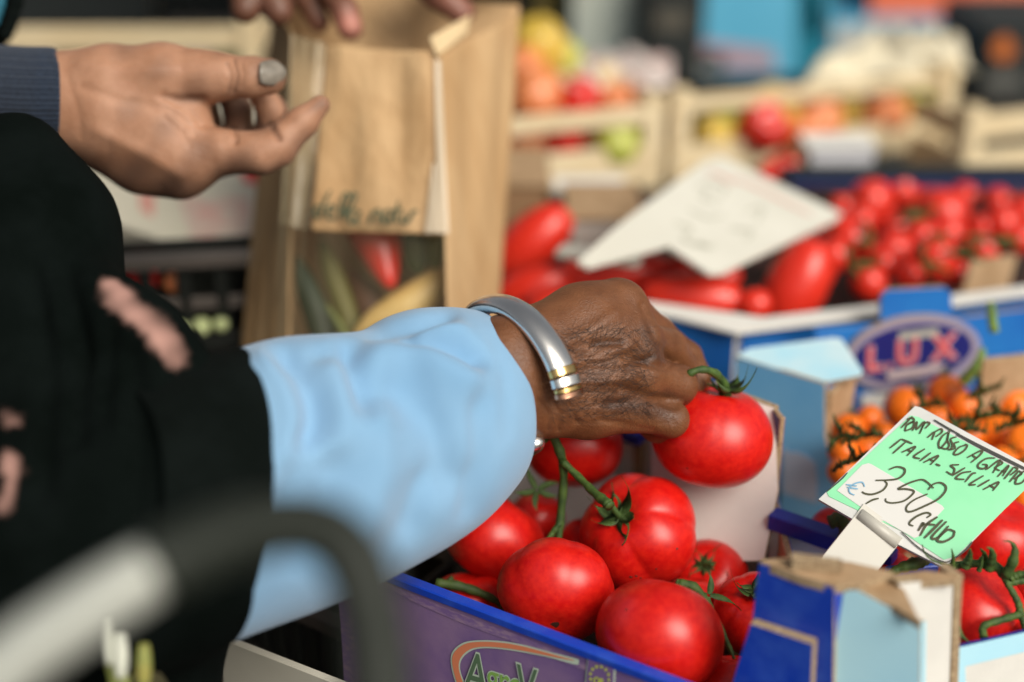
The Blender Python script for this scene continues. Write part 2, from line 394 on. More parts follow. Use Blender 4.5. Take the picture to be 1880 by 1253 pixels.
bt = [fruitmesh('beef%d' % i, RED, True, seed=i, lobes=l, la=a, zs=z_) for i, (l, a, z_) in enumerate([(5, .09, .83), (4, .02, .86), (6, .045, .80), (5, .012, .84), (7, .06, .78)])]
cals = [calmesh('cal%d' % i, GREEN, seed=i, n=5 + i % 2, curl=c_, stem=s_) for i, (c_, s_) in enumerate([(.5, .5), (1.0, .35), (.25, .25), (1.2, .7)])]
#        u,   v,   d,   r, mesh, rot(deg),            calyx, label
main = [(1172, 977, .880, 113, 0, (-.5, .46, .73, 20), 4, 'big pleated red tomato below the reaching hand, its stem end up left'),
        (1022, 1085, .832, 108, 2, (.12, .62, -.75, 40), None, 'squat ribbed red tomato with a dark speck, in front of the pleated one'),
        (1212, 1168, .788, 119, 1, (.3, .9, -.35, 0), None, 'smooth red tomato touching the blue front rim of the purple crate'),
        (906, 988, .905, 98, 3, (.55, .8, -.05, 70), None, 'round red tomato half hidden by the hem of the blue sleeve'),
        (1052, 820, .935, 93, 3, (.1, .95, -.3, 10), None, 'red tomato directly under the wrist and silver bracelet'),
        (1308, 803, .884, 113, 1, (.12, .96, .16, 30), None, 'red tomato being lifted by its green stem between the fingers'),
        (1392, 1128, .845, 86, 4, (-.15, .75, .6, 0), 1, 'red tomato with curled green sepals beside the dark blue corner post'),
        (1300, 1062, .905, 74, 3, (-.2, .5, .7, 0), 2, 'shaded red tomato deep between the pleated and the smooth ones'),
        (862, 1112, .885, 78, 2, (0, 1, 0, 0), None, 'dark shaded red tomato low in the left corner of the purple crate'),
        (1345, 1255, .79, 62, 3, (0, 1, 0, 0), None, 'red tomato at the lower edge, below the one with curled sepals'),
        (988, 948, .955, 50, 3, (.2, .9, .3, 0), None, 'small red tomato peeping out behind the one at the sleeve hem'),
        (1082, 992, .915, 52, 3, (0, 1, 0, 50), None, 'small dark red tomato tucked left under the big pleated one'),
        (1270, 1105, .88, 55, 3, (0, 1, 0, 50), None, 'red tomato in the gap under the shaded one')]
cals.append(calmesh('cal_t1', GREEN, seed=21, n=6, ln=.66, wd=.12, curl=1.1, stem=.34, z0=.66, r0=.05, bend=(-.05, .10)))
for (u, v, d, r, k, rot, c, lab) in main:
    fruit('tomato', bt[k], P(u, v, d), r * d / FPX, aim(*rot), lab, 'tomato', GT, cals[c] if c is not None else None)
bpy.context.view_layer.update()
TOM = [o for o in COL.objects if o.get('group') == GT]
for ti, spots in ((1, [(1020, 1147, 8)]), (0, [(1243, 1008, 2.2), (1158, 1060, 3), (1168, 1058, 2.4), (1176, 1062, 2), (1205, 1045, 1.8)]), (2, [(1150, 1120, 2), (1190, 1215, 1.6)]), (5, [(1262, 860, 1.8)]), (3, [(950, 1040, 1.8)])):
    tm = TOM[ti]; Mi = tm.matrix_world.inverted(); parts = []
    for (u, v, rp) in spots:
        a = Mi @ Vector((0, 0, CZ)); b_ = Mi @ P(u, v, 1.0); ok, loc, nrm, _ = tm.ray_cast(a, (b_ - a).normalized())
        if ok:
            t1 = nrm.orthogonal().normalized(); t2 = nrm.cross(t1); rr = rp * .85 / FPX / tm.scale.x
            parts.append(([loc + nrm * .012] + [loc + nrm * .001 + (t1 * math.cos(k * .7854) + t2 * math.sin(k * .7854)) * rr * (1 + .3 * math.sin(k * 2.1 + rp)) for k in range(8)], [[0, 1 + k, 1 + (k + 1) % 8] for k in range(8)]))
    if parts:
        V, F = joinVF(parts); sc_ = mk('scar', V, F, mat('scar_brown', (.05, .018, .008), .7), None, True, local=True); sc_.parent = tm; sc_['kind'] = 'stuff'
# vine stems in the front crate
def vine(name, rows_list, m, label, group=None, calyx=None):
    parts = []
    for rows in rows_list:
        q = spline(rows, 18); path = [(*P(a, b, d), r * d / FPX * (1 + .12 * math.sin(i * 1.9))) for i, (a, b, d, r) in enumerate(q)]; parts.append(tubeVF(path, 8))
    for cy in (calyx or []):
        u, v, d, r, rot, kw = cy; V, F = calyxVF(**kw); M = Euler(tuple(R(a) for a in rot)).to_matrix(); c = P(u, v, d); s = r * d / FPX
        parts.append(([tuple(c + M @ (Vector(p) * s)) for p in V], F))
    V, F = joinVF(parts); o = mk(name, V, F, m); return tag(o, label, 'stem', group)
vine('vine_stem', [[(1010, 790, .855, 9), (1028, 830, .86, 9), (1035, 870, .865, 8), (1030, 940, .87, 8), (1024, 1000, .872, 7)],
                   [(1030, 845, .86, 7), (1062, 876, .855, 7), (1090, 904, .843, 8), (1112, 922, .834, 10), (1120, 930, .831, 10)],
                   [(1028, 960, .868, 6), (1010, 985, .868, 5), (1002, 1000, .866, 3)],
                   [(1005, 800, .86, 8), (975, 830, .87, 8), (952, 860, .88, 8), (935, 885, .88, 6)]], GREEN,
     'forked green vine stem hanging below the bracelet onto the tomatoes', None,
     [(985, 900, .90, 70, (60, 30, 0), dict(n=5, ln=.9, wd=.10, curl=.3, seed=9, stem=0, z0=0))])
tube_rows = [(1262, 688, .850, 7), (1285, 679, .850, 7), (1310, 684, .856, 8), (1327, 702, .866, 9), (1331, 722, .876, 11), (1331, 745, .884, 11)]
vine('vine_stem', [tube_rows], GREEN, 'short hooked green stem pinched between the fingers over the lifted tomato', None,
     [(1336, 722, .872, 110, (-8, 10, 60), dict(n=6, ln=.60, wd=.13, curl=1.0, seed=3, stem=0, z0=.0))])
vine('vine_stem', [[(1245, 1072, .80, 9), (1275, 1080, .80, 10), (1305, 1120, .80, 8), (1335, 1180, .79, 5), (1348, 1210, .785, 3)], [(1240, 1070, .80, 8), (1252, 1076, .80, 10)]], GREEN,
     'cut green stem lying over the front tomato with a pale end', None,
     [(1300, 1095, .83, 80, (30, 10, 0), dict(n=4, ln=.8, wd=.09, curl=.3, seed=12, stem=0, z0=0))])
vine('vine_stem', [[(800, 1070, .86, 8), (850, 1078, .86, 9), (905, 1100, .86, 7), (940, 1130, .86, 6)], [(640 + 180, 1065, .87, 12), (860, 1110, .87, 10)]], DKGREEN, 'dark stem lying in the shaded left corner of the purple crate')
# ------------------------------------------------------------------ front purple crate
FL, FRr = G(618, 1019, .874), G(1440, 1332, .874)
crate = empty('tomato_crate', (.03, .70, .742), 'purple printed cardboard crate with blue rim holding large red tomatoes', 'crate', 'cardboard produce crates')
NF = Vector((-.5, -1, 0))
wall('front_panel', FL, FRr, .872, .745, .006, [PURP, WHITE, CEDGE], crate, nout=NF)
fp = vplane(FL, FRr)
fd = (FRr - FL).normalized(); fn = fp[1]
wall('blue_rim', FL + fn * .0012, FRr + fn * .0012, .8742, .8685, .0075, BLUE, crate, nout=NF)
# far wall: low in the middle, tall at the corner
BRc = G(1425, 748, .930); B2 = G(1190, 662, .930); B3 = B2 + (B2 - BRc).normalized() * .012
wall('back_panel', B2, BRc, .930, .745, .004, [WHITE, WHITE, CEDGE], crate, nout=NF)
Bfar = B2 + (B2 - BRc).normalized() * .20
wall('back_panel', Bfar, B2 + fn * .002, .874, .745, .004, [WHITE, WHITE, BLUE], crate, nout=NF)
tiltn = (fn * .86 + Vector((0, 0, .5))).normalized()
tp_ = (BRc + fn * .003 - Vector((0, 0, .002)), tiltn)
polyplate('added_tilt_panel', [(1196, 668), (1422, 750), (1428, 900), (1402, 1030), (1290, 1030), (1196, 990)], tp_, .003, [WHITE, WHITE, CEDGE], crate)  # added sheet over the back wall, leaned back to catch more light
tp2 = (Bfar + fn * .016 - Vector((0, 0, .010)) + Vector((0, 0, .874)) * (1 if Bfar.z < .5 else 0), tiltn)
polyplate('added_tilt_panel', [(900, 795), (1150, 880), (1140, 1010), (930, 960)], tp2, .003, [WHITE, WHITE, CEDGE], crate)  # second added sheet, tilted likewise to brighten the low wall
wall('blue_rim', Bfar + fn * .012, B2 + fn * .012, .8765, .868, .012, NAVY, crate, nout=NF)
wall('corner_post', B3 + fn * .001, B2 + fn * .004, .915, .745, .012, [CBR, CBR, CEDGE], crate, nout=NF)
wall('side_panel', FL - fn * .008, Bfar, .872, .745, .004, [PURP, CBR, CEDGE], crate, nout=Vector((-1, 0, 0)))
PBR = G(1562, 1062, .946)
wall('side_panel', BRc + Vector((.006, 0, 0)), PBR, .866, .745, .005, [BLUE, CBR, CEDGE], crate, nout=Vector((1, 0, 0)))
wall('corner_post', BRc + Vector((.001, -.001, 0)), BRc + Vector((.004, -.014, 0)), .930, .76, .004, [NAVY, NAVY, CEDGE], crate, nout=Vector((1, 0, 0)))
boxmesh('dark_floor', Vector((.03, .72, .7445)), (.25, .20, .005), mat('floor_shade_black', (.02, .012, .01), .8), crate, -.55)  # floor coloured black to put shade in the gaps under the tomatoes
# near corner post: dark blue folded board with a lower flap
pA, pB = G(1394, 1032, .946), G(1532, 1078, .946)
pp = vplane(pA, pB)
polyplate('corner_post', [(1394, 1034), (1532, 1080), (1524, 1500), (1330, 1430), (1352, 1253), (1380, 1150)], pp, .005, [BLUE, CBR, CEDGE], crate)
wall('corner_post', pB, G(1606, 1062, .946), .9455, .76, .005, [BLUE, CBR, CEDGE], crate, nout=NF)
p2 = off(pp, .007)
polyplate('post_flap', [(1378, 1146), (1492, 1184), (1478, 1480), (1310, 1420), (1345, 1253)], p2, .006, [BLUE, CBR, CEDGE], crate)
polyplate('post_top', [(1395, 1030), (1470, 1021), (1560, 1032), (1640, 1050), (1600, 1064), (1534, 1076), (1470, 1058)], hplane(.9465), .005, [CBR, CBR, CEDGE], crate)
polyplate('post_top', [(1452, 1014), (1545, 1026), (1548, 1036), (1455, 1028)], hplane(.953), .006, [CEDGE, CBR, CEDGE], crate)
# swoosh, lettering and badge printed on the purple panel
LP = off(fp, .0004)
def zm(pts, x0, y0, s): return [(x0 + a / s, y0 + b / s) for a, b in pts]
Z3 = 1880 / 330.
def decal(name, pts, pl, m, parent, lift=0.0):
    return polyplate(name, pts, off(pl, lift), .0002, m, parent)
def ribbonVF(pts, wd, pl, n=None, taper=True):
    n = n or max(6, len(pts) * 5); q = spline(pts, n); V = []; F = []
    T = np.gradient(q, axis=0); T /= np.linalg.norm(T, axis=1)[:, None] + 1e-9
    for i in range(n):
        w_ = wd * .5 * (1 if not taper else (.7 + .3 * math.sin(math.pi * i / (n - 1)))); px, py = -T[i, 1] * w_, T[i, 0] * w_
        V += [onplane(q[i, 0] + px, q[i, 1] + py, pl), onplane(q[i, 0] - px, q[i, 1] - py, pl)]
    for i in range(n - 1): F.append([2 * i, 2 * i + 1, 2 * i + 3, 2 * i + 2])
    return V, F
def band(outer, inner, pl, m, name, parent):
    n = 60; a, b = spline(outer, n), spline(inner, n); V = []; F = []
    for i in range(n): V += [onplane(*a[i], pl), onplane(*b[i], pl)]
    for i in range(n - 1): F.append([2 * i, 2 * i + 1, 2 * i + 3, 2 * i + 2])
    return mk(name, V, F, m, parent, False)
PRW = mat('print_pale_green', (.55, .66, .55), .6); PRO = mat('print_orange', (.75, .24, .12), .6); PRD = mat('print_dark_green', (.10, .18, .10), .6)
PRG = mat('print_light_green', (.24, .46, .10), .6); PRY = mat('print_yellow', (.62, .68, .10), .6)
wo = zm([(140, 700), (95, 600), (45, 400), (60, 270), (170, 175), (330, 148), (560, 155), (800, 195), (1100, 275), (1360, 342), (1382, 372)], 820, 1150, Z3)
wi = zm([(240, 700), (190, 600), (142, 450), (160, 345), (250, 262), (370, 232), (560, 240), (800, 275), (1100, 335), (1350, 402), (1382, 376)], 820, 1150, Z3)
oo = zm([(155, 700), (110, 600), (60, 400), (75, 282), (180, 192), (330, 165), (560, 172), (800, 212), (1100, 292), (1330, 355)], 820, 1150, Z3)
oi = zm([(225, 700), (175, 600), (128, 450), (145, 335), (240, 245), (370, 216), (560, 224), (800, 258), (1100, 318), (1330, 362)], 820, 1150, Z3)
band(wo, wi, off(fp, .0005), PRW, 'printed_swoosh', crate); band(oo, oi, off(fp, .0008), PRO, 'printed_swoosh', crate)
def textVF(s, size=1.0, offset=0.0, shear=0.0, spacing=1.0):
    cu = bpy.data.curves.new('t', 'FONT'); cu.body = s; cu.size = size; cu.offset = offset; cu.shear = shear; cu.space_character = spacing
    o = bpy.data.objects.new('t', cu); COL.objects.link(o); dg = bpy.context.evaluated_depsgraph_get()
    me = bpy.data.meshes.new_from_object(o.evaluated_get(dg)); V = [v.co.copy() for v in me.vertices]; F = [list(p.vertices) for p in me.polygons]
    bpy.data.objects.remove(o); return V, F
def printed(name, s, org, ex, ey, pl, m, parent, lift=.0006, offset=0.0, shear=0.0, spacing=1.0):
    V, F = textVF(s, 1.0, offset, shear, spacing)
    W = [onplane(org[0] + ex[0] * v.x + ey[0] * v.y, org[1] + ex[1] * v.x + ey[1] * v.y, off(pl, lift)) for v in V]
    return mk(name, W, F, m, parent, False)
def lettering(s, org, ex, ey, m, wo_=.04, sp=1.0, l0=.001):
    printed('printed_lettering', s, org, ex, ey, fp, PRW, crate, l0, .032, 0, sp); printed('printed_lettering', s, org, ex, ey, fp, m, crate, l0 + .0003, .0, 0, sp)
lettering('A', (850, 1266), (66, 20), (8, -104), PRD)
lettering('gro', (892, 1264), (52, 17), (4, -74), PRG, sp=.95)
lettering('V', (945, 1290), (62, 20), (6, -104), PRD, l0=.0016)
lettering('erde', (990, 1302), (46, 15), (3, -52), PRG, sp=.9)
bd = zm([(1470, 335), (1490, 325), (1740, 405), (1768, 440), (1755, 700), (1445, 610)], 820, 1150, Z3)
decal('printed_badge', bd, off(fp, .0008), PRW, crate)
bd2 = zm([(1478, 350), (1492, 345), (1730, 420), (1745, 450), (1735, 690), (1460, 600)], 820, 1150, Z3)
decal('printed_badge', bd2, off(fp, .0012), PURP, crate)
st = []
for k in range(12):
    a = math.pi * 2 * k / 12 + .2; cx, cy = 1600 + 98 * math.cos(a), 530 + 108 * math.sin(a) + 10 * math.cos(a)
    pts = []
    for j in range(10):
        rr = 22 if j % 2 == 0 else 11; b = a + j * math.pi / 5; pts.append((cx + rr * math.cos(b), cy + rr * math.sin(b)))
    pts = zm(pts, 820, 1150, Z3); V = [onplane(*p, off(fp, .0016)) for p in pts] + [onplane(*zm([(cx, cy)], 820, 1150, Z3)[0], off(fp, .0016))]
    st.append((V, [[10, j, (j + 1) % 10] for j in range(10)]))
V, F = joinVF(st); mk('printed_stars', V, F, PRY, crate, False)
printed('printed_lettering', 'OP', (1089, 1254), (14, 4), (1, -17), fp, PRY, crate, .0016, .03, 0, .9)
WORN = mat('print_worn_violet', (.20, .12, .31), .65, col2=(.40, .27, .36), nscale=140, stretch=(1, 1, 3), ndet=6, ramp=(.42, .75))
V, F = ribbonVF([(640, 1048), (740, 1090), (850, 1137), (960, 1178), (1040, 1212), (1130, 1246)], 15, off(fp, .0004)); mk('worn_print', V, F, WORN, crate, False)
V, F = ribbonVF([(628, 1060), (640, 1150), (646, 1300)], 26, off(fp, .0003)); mk('worn_print', V, F, WORN, crate, False)
# ------------------------------------------------------------------ light-blue corner and white board of the neighbouring crate
lb = empty('cardboard_crate', (.27, .62, .742), 'light blue cardboard crate of vine tomatoes behind the dark blue corner post', 'crate', 'cardboard produce crates')
lA, lB = G(1550, 1088, .942), G(1690, 1145, .935)
lpn = vplane(lA, lB)
polyplate('corner_post', [(1548, 1090), (1556, 1084), (1575, 1084), (1688, 1146), (1690, 1160), (1684, 1500), (1500, 1430), (1522, 1253)], lpn, .004, [LBLUE, CBR, CEDGE], lb)
wA, wB = P(1668, 1072, .705), P(1752, 1062, .72)
wpn = vplane(wA, wB)
polyplate('corner_post', [(1650, 1072), (1755, 1062), (1738, 1500), (1690, 1480), (1690, 1150)], wpn, .006, [WHITE, CBR, CEDGE], lb)
polyplate('corner_post', [(1753, 1060), (1768, 1056), (1764, 1120), (1752, 1460), (1737, 1490)], off(wpn, .001), .012, [CEDGE, CBR, CEDGE], lb)
polyplate('post_strip', [(1668, 1150), (1700, 1140), (1698, 1480), (1680, 1480)], off(wpn, .0015), .001, [LBLUE, CBR, CEDGE], lb)
polyplate('post_top', [(1556, 1083), (1625, 1056), (1700, 1048), (1765, 1056), (1755, 1063), (1655, 1072), (1690, 1143), (1640, 1112)], hplane(.9415), .004, [CBR, CBR, CEDGE], lb)
rA, rB = G(1752, 1196, .885), G(1960, 1148, .885)
wall('front_panel', rA, rB, .885, .745, .005, [WHITE, WHITE, NAVY], lb, nout=NF)
rp = vplane(rA, rB)
polyplate('printed_border', [(1752, 1192), (1960, 1144), (1960, 1178), (1772, 1224), (1782, 1480), (1752, 1500)], off(rp, .0006), .0004, LBLUE, lb)
rimL = G(1415, 946, .874); rimR = G(1640, 1024, .874)
wall('side_panel', rimL, rimR, .872, .745, .004, [WHITE, WHITE, CEDGE], lb, nout=NF)
wall('blue_rim', rimL + fn * .005, rimR + fn * .005, .877, .866, .012, NAVY, lb, nout=NF)
wall('side_panel', G(1630, 1052, .874), G(1725, 1044, .874), .876, .80, .005, [BLUE, BLUE, BLUE], lb, nout=NF)
boxmesh('crate_floor', Vector((.33, .80, .7445)), (.36, .26, .005), CBR, lb, .15)
GV = 'red vine tomatoes in the light blue crate'
vt = [(1792, 1122, .815, 92, 1, (15, 20, 0), 'red vine tomato in front, under the green star of sepals'),
      (1828, 985, .885, 84, 3, (10, 10, 0), 'dark red tomato behind the lower right edge of the green price sign'),
      (1910, 1095, .84, 60, 3, (0, 0, 0), 'red vine tomato cut by the right edge below the sepals'),
      (1895, 1005, .88, 62, 2, (0, 0, 0), 'red tomato at the right edge beneath the orange ones'),
      (1535, 1000, .90, 70, 0, (60, 40, 10), 'streaked dull red tomato left of the white sign clip'),
      (1625, 1065, .86, 62, 3, (0, 0, 0), 'red tomato under the foot of the white sign clip'),
      (1705, 1075, .87, 60, 3, (0, 0, 0), 'red tomato under the lower corner of the green price sign'),
      (1885, 1165, .80, 50, 2, (0, 0, 0), 'small red tomato low at the right edge behind the light blue rim'),
      (1610, 985, .95, 60, 2, (0, 0, 0), 'red tomato in the shade behind the white sign clip'),
      (1720, 975, .96, 70, 2, (0, 0, 0), 'red tomato in the shade behind the green price sign')]
for (u, v, d, r, k, rot, lab) in vt:
    fruit('tomato', bt[k], P(u, v, d), r * d / FPX, tuple(R(a) for a in rot), lab, 'tomato', GV)
vine('vine_stem', [[(1745, 1040, .80, 7), (1790, 1035, .795, 8), (1830, 1042, .79, 9), (1850, 1066, .785, 9)],
                   [(1845, 1072, .785, 7), (1880, 1066, .785, 7), (1920, 1064, .785, 7)],
                   [(1850, 1072, .785, 6), (1868, 1105, .785, 7), (1874, 1128, .785, 8)],
                   [(1874, 1128, .785, 7), (1840, 1138, .78, 7), (1806, 1150, .775, 7), (1806, 1170, .77, 8)],
                   [(1874, 1128, .785, 6), (1885, 1165, .785, 6)],
                   [(1800, 1036, .795, 9), (1808, 1020, .79, 5), (1800, 1008, .785, 1.5)],
                   [(1772, 1040, .795, 10), (1780, 1022, .79, 6), (1781, 1008, .785, 1.5)],
                   [(1748, 1042, .795, 6), (1750, 1025, .79, 3), (1747, 1008, .785, 1)],
                   [(1815, 1045, .79, 10), (1822, 1025, .785, 8), (1820, 1010, .78, 4), (1811, 1005, .778, 1)],
                   [(1797, 1048, .79, 5), (1802, 1035, .787, 3), (1804, 1022, .785, 1)],
                   [(1846, 1058, .785, 10), (1860, 1030, .78, 10), (1863, 1008, .778, 6), (1855, 995, .776, 2.5), (1842, 994, .775, 1)],
                   [(1855, 1062, .785, 9), (1875, 1054, .783, 6), (1900, 1056, .78, 3)],
                   [(1762, 1150, .775, 1.5), (1766, 1168, .772, 4), (1780, 1180, .77, 1)]], GREEN,
     'branching fuzzy green stem with upright pointed sepals on the front vine tomato')
vine('vine_stem', [[(1628, 1058, .82, 6), (1650, 1045, .82, 9), (1680, 1035, .82, 12), (1700, 1030, .83, 8)],
                   [(1693, 1000, .79, 1), (1698, 1016, .79, 1.6), (1714, 1030, .79, 2), (1745, 1038, .79, 2)]], GREEN, 'green leafy stem under the lower edge of the green price sign')
vine('vine_stem', [[(1522, 960, .86, 12), (1540, 955, .86, 15), (1552, 965, .86, 12), (1548, 985, .865, 10)]], DKGREEN, 'dark stem scar lump left of the white sign clip')
# ------------------------------------------------------------------ green price sign
sgp = plane3(P(1505, 918, .815), P(1680, 748, .845), P(1737, 1040, .80))
sign = empty('price_sign', P(1600, 1010, .81), 'green handwritten price sign on a white clip reading 3,50 chilo', 'price sign', 'price signs')
polyplate('sign_board', [(1503, 917), (1680, 746), (1690, 748), (1912, 868), (1738, 1042), (1728, 1040), (1620, 985)], sgp, .0022, LAM, sign)
decal('green_paper', [(1518, 904), (1672, 763), (1686, 766), (1902, 880), (1755, 1022), (1733, 1028), (1690, 1000), (1655, 975), (1583, 941), (1522, 912)], sgp, SIGNG, sign, .0004)
Z2 = 1880 / 260.
def z1(p): return zm(p, 1620, 740, Z2)
def z2(p): return zm(p, 1500, 840, Z2)
decal('white_label', z2([(265, 440), (600, 100), (680, 78), (720, 90), (1660, 640), (1690, 680), (1350, 1050), (1290, 1072), (640, 700)]), sgp, SIGNW, sign, .0007)
S1 = [[(250, 330), (400, 180)], [(330, 215), (400, 200), (420, 240), (340, 290)], [(300, 370), (330, 290), (420, 250), (400, 330), (300, 375)],
      [(400, 370), (460, 250), (455, 350), (560, 250), (495, 410)], [(500, 400), (565, 270), (630, 270), (570, 340)], [(600, 460), (690, 390), (660, 490)],
      [(690, 390), (780, 345), (790, 390), (710, 450)], [(870, 390), (800, 440), (750, 530), (770, 600), (860, 500), (880, 400)], [(905, 340), (865, 480), (890, 560), (850, 610), (760, 590)],
      [(985, 450), (910, 480), (935, 560), (900, 620), (850, 600)], [(1020, 515), (955, 540), (965, 600), (890, 625)], [(1110, 560), (1020, 590), (950, 670), (1000, 685), (1090, 630), (1130, 565), (1095, 548)],
      [(1130, 725), (1320, 630), (1300, 690), (1180, 790)], [(1190, 690), (1260, 740)], [(1500, 730), (1380, 740), (1280, 810), (1280, 860), (1350, 872), (1390, 825), (1330, 815)], [(1395, 825), (1380, 890)],
      [(1390, 880), (1560, 760), (1470, 930)], [(1560, 760), (1595, 800), (1500, 860), (1560, 900)], [(1530, 980), (1680, 830), (1600, 970)], [(1580, 900), (1640, 920)],
      [(1620, 1010), (1750, 850)], [(1750, 850), (1795, 880), (1700, 960)], [(1690, 1050), (1815, 900)], [(1815, 900), (1850, 940), (1750, 1010)], [(1890, 900), (1800, 980), (1770, 1070), (1850, 1060), (1905, 1000)],
      [(100, 600), (250, 480)], [(140, 670), (310, 520)], [(255, 480), (400, 540)], [(260, 655), (440, 580), (330, 700)], [(330, 620), (390, 650)], [(565, 610), (420, 710), (500, 740)],
      [(645, 660), (500, 770)], [(550, 790), (745, 700), (640, 820)], [(620, 740), (690, 780)], [(710, 810), (770, 835)], [(1020, 820), (910, 830), (960, 880), (930, 950), (850, 910)],
      [(1100, 860), (930, 965)], [(1180, 910), (1060, 930), (980, 990), (1000, 1010), (1090, 1015)], [(1245, 930), (1190, 945), (1100, 1050)], [(1345, 965), (1160, 1080), (1240, 1085)],
      [(1425, 1020), (1270, 1110)], [(1340, 1150), (1545, 1050), (1470, 1165)], [(1420, 1090), (1490, 1130)]]
S2 = [([(960, 160), (1060, 125), (1160, 150), (1160, 215), (1080, 280), (960, 300), (780, 305)], 26), ([(900, 310), (930, 360), (870, 440), (740, 490), (640, 480), (600, 455)], 26), ([(650, 615), (740, 565), (820, 545)], 26),
      ([(1550, 410), (1480, 340), (1400, 295), (1280, 320), (1160, 370), (1080, 420), (1180, 420), (1285, 445), (1260, 500), (1150, 580), (1000, 605), (920, 585), (912, 545)], 26),
      ([(1480, 430), (1540, 360), (1640, 335), (1712, 385), (1700, 460), (1600, 560), (1400, 660), (1250, 720), (1190, 705), (1200, 640), (1300, 560), (1470, 485)], 27),
      ([(1460, 800), (1512, 760), (1450, 735), (1330, 780), (1240, 850), (1232, 890), (1280, 912)], 28), ([(1345, 975), (1410, 870), (1395, 920)], 36), ([(1600, 790), (1460, 890), (1370, 1040)], 34), ([(1400, 885), (1570, 895)], 30),
      ([(1670, 830), (1430, 1070)], 36), ([(1722, 850), (1530, 1050), (1600, 1070), (1750, 910)], 32), ([(1835, 985), (1745, 960), (1650, 1030), (1600, 1100), (1680, 1120), (1800, 1060), (1832, 985)], 34)]
V, F = joinVF([ribbonVF(z1(s), 26 / Z2, off(sgp, .0011)) for s in S1] + [ribbonVF(z2(s), w_ / Z2, off(sgp, .0013)) for s, w_ in S2])
mk('handwriting', V, F, INK, sign, False)
V, F = joinVF([ribbonVF(z2(s), 20 / Z2, off(sgp, .0013)) for s in [[(635, 390), (600, 330), (500, 350), (430, 410), (440, 470), (500, 500)], [(390, 360), (530, 380)], [(400, 395), (545, 420)]]])
mk('handwriting', V, F, mat('marker_blue', (.18, .38, .55), .6), sign, False)
V, F = joinVF([ribbonVF(p, w_, off(sgp, .0010)) for p, w_ in [([(1715, 771), (1740, 786), (1762, 798)], 3), ([(1757, 797), (1800, 820), (1850, 845), (1885, 862)], 5.5), ([(1518, 903), (1545, 880), (1556, 868)], 2.5), ([(1755, 1024), (1775, 1008), (1785, 995)], 3.5), ([(1655, 977), (1690, 1008), (1733, 1032), (1756, 1022)], 2.5)]])
mk('worn_border_ink', V, F, INKB, sign, False)['kind'] = 'stuff'
V, F = tubeVF([(*P(1577, 944, .812), 12 * .81 / FPX), (*P(1612, 971, .81), 13 * .81 / FPX), (*P(1650, 998, .806), 12 * .81 / FPX)], 14); mk('clip_roll', V, F, CLIP, sign)
cpl = plane3(P(1583, 935, .812), P(1655, 985, .808), P(1555, 1050, .80))
polyplate('clip_stem', [(1586, 925), (1662, 982), (1650, 1000), (1608, 1052), (1560, 1120), (1470, 1090), (1512, 1020), (1560, 960)], cpl, .004, CLIP, sign)
# ------------------------------------------------------------------ sky-blue crate with the oval badge and orange tomatoes
bx = empty('cardboard_crate', (.32, 1.02, .742), 'blue cardboard crate with an oval badge, full of small orange tomatoes', 'crate', 'cardboard produce crates')
sa, sb = G(1350, 655, .905), G(1515, 702, .905)
spn = vplane(sa, sb)
polyplate('side_panel', [(1350, 656), (1514, 706), (1514, 800), (1522, 838), (1548, 892), (1560, 960), (1490, 1000), (1432, 935), (1432, 800), (1350, 780)], spn, .004, [SBLUE, CBR, CEDGE], bx)
polyplate('top_flap', [(1352, 654), (1375, 640), (1530, 620), (1545, 622), (1584, 682), (1580, 690), (1516, 702), (1500, 700)], plane3(G(1352, 654, .906), G(1530, 620, .912), G(1550, 695, .903)), .003, [mat('flap_pale', (.66, .78, .80), .5, col2=(.42, .72, .86), nscale=14), CBR, CEDGE], bx)
for pts in ([(1437, 822), (1450, 832), (1462, 830), (1480, 838), (1496, 850), (1500, 880), (1500, 925), (1437, 905)],):
    polyplate('printed_shape', pts, off(spn, .0006), .0003, mat('print_lilac_white', (.52, .60, .75), .6), bx)
V, F = joinVF([ribbonVF([(1434, 850 + k * 0), (1470, 862), (1512, 872)], 4, off(spn, .0006), taper=False) for k in (0,)]); 
dA, dB = P(1490, 668, 1.095), P(1960, 606, 1.13)
wall('back_panel', dA, dB, G(1490, 640, .9).z, .745, .004, [MIDB, CBR, MIDB], bx, nout=NF)
dpn = vplane(dA, dB)
polyplate('handle_tab', [(1614, 640), (1618, 545), (1628, 533), (1735, 528), (1747, 540), (1750, 640)], off(dpn, .001), .004, [MIDB, CBR, CEDGE], bx)
polyplate('back_panel', [(1540, 640), (1600, 600), (1750, 585), (1960, 560), (1960, 760), (1500, 770)], off(dpn, .0005), .004, [MIDB, CBR, CEDGE], bx)
def oval(cx, cy, rx, ry, rot, n=48):
    return [(cx + rx * math.cos(a) * math.cos(rot) - ry * math.sin(a) * math.sin(rot), cy + rx * math.cos(a) * math.sin(rot) + ry * math.sin(a) * math.cos(rot)) for a in np.linspace(0, 2 * math.pi, n, endpoint=False)]
polyplate('oval_badge', oval(1677, 650, 124, 67, R(-9)), off(dpn, .006), .005, [mat('badge_mauve', (.36, .31, .40), .6), CBR, CEDGE], bx)
polyplate('oval_badge', oval(1677, 649, 110, 53, R(-9)), off(dpn, .0068), .0004, mat('badge_navy', (.008, .012, .16), .5), bx)
BRED = mat('badge_red', (.75, .07, .08), .6); BWH = mat('badge_white', (.62, .50, .50), .6)
def bl(s, org, k=1.0):
    printed('printed_lettering', s, org, (58 * k, -9 * k), (2, -62 * k), dpn, BWH, bx, .0075, .06, 0, 1.0); printed('printed_lettering', s, org, (58 * k, -9 * k), (2, -62 * k), dpn, BRED, bx, .0079, .02)
bl('L', (1590, 682)); bl('.', (1628, 676), .8); bl('U', (1645, 670)); bl('X', (1712, 662))
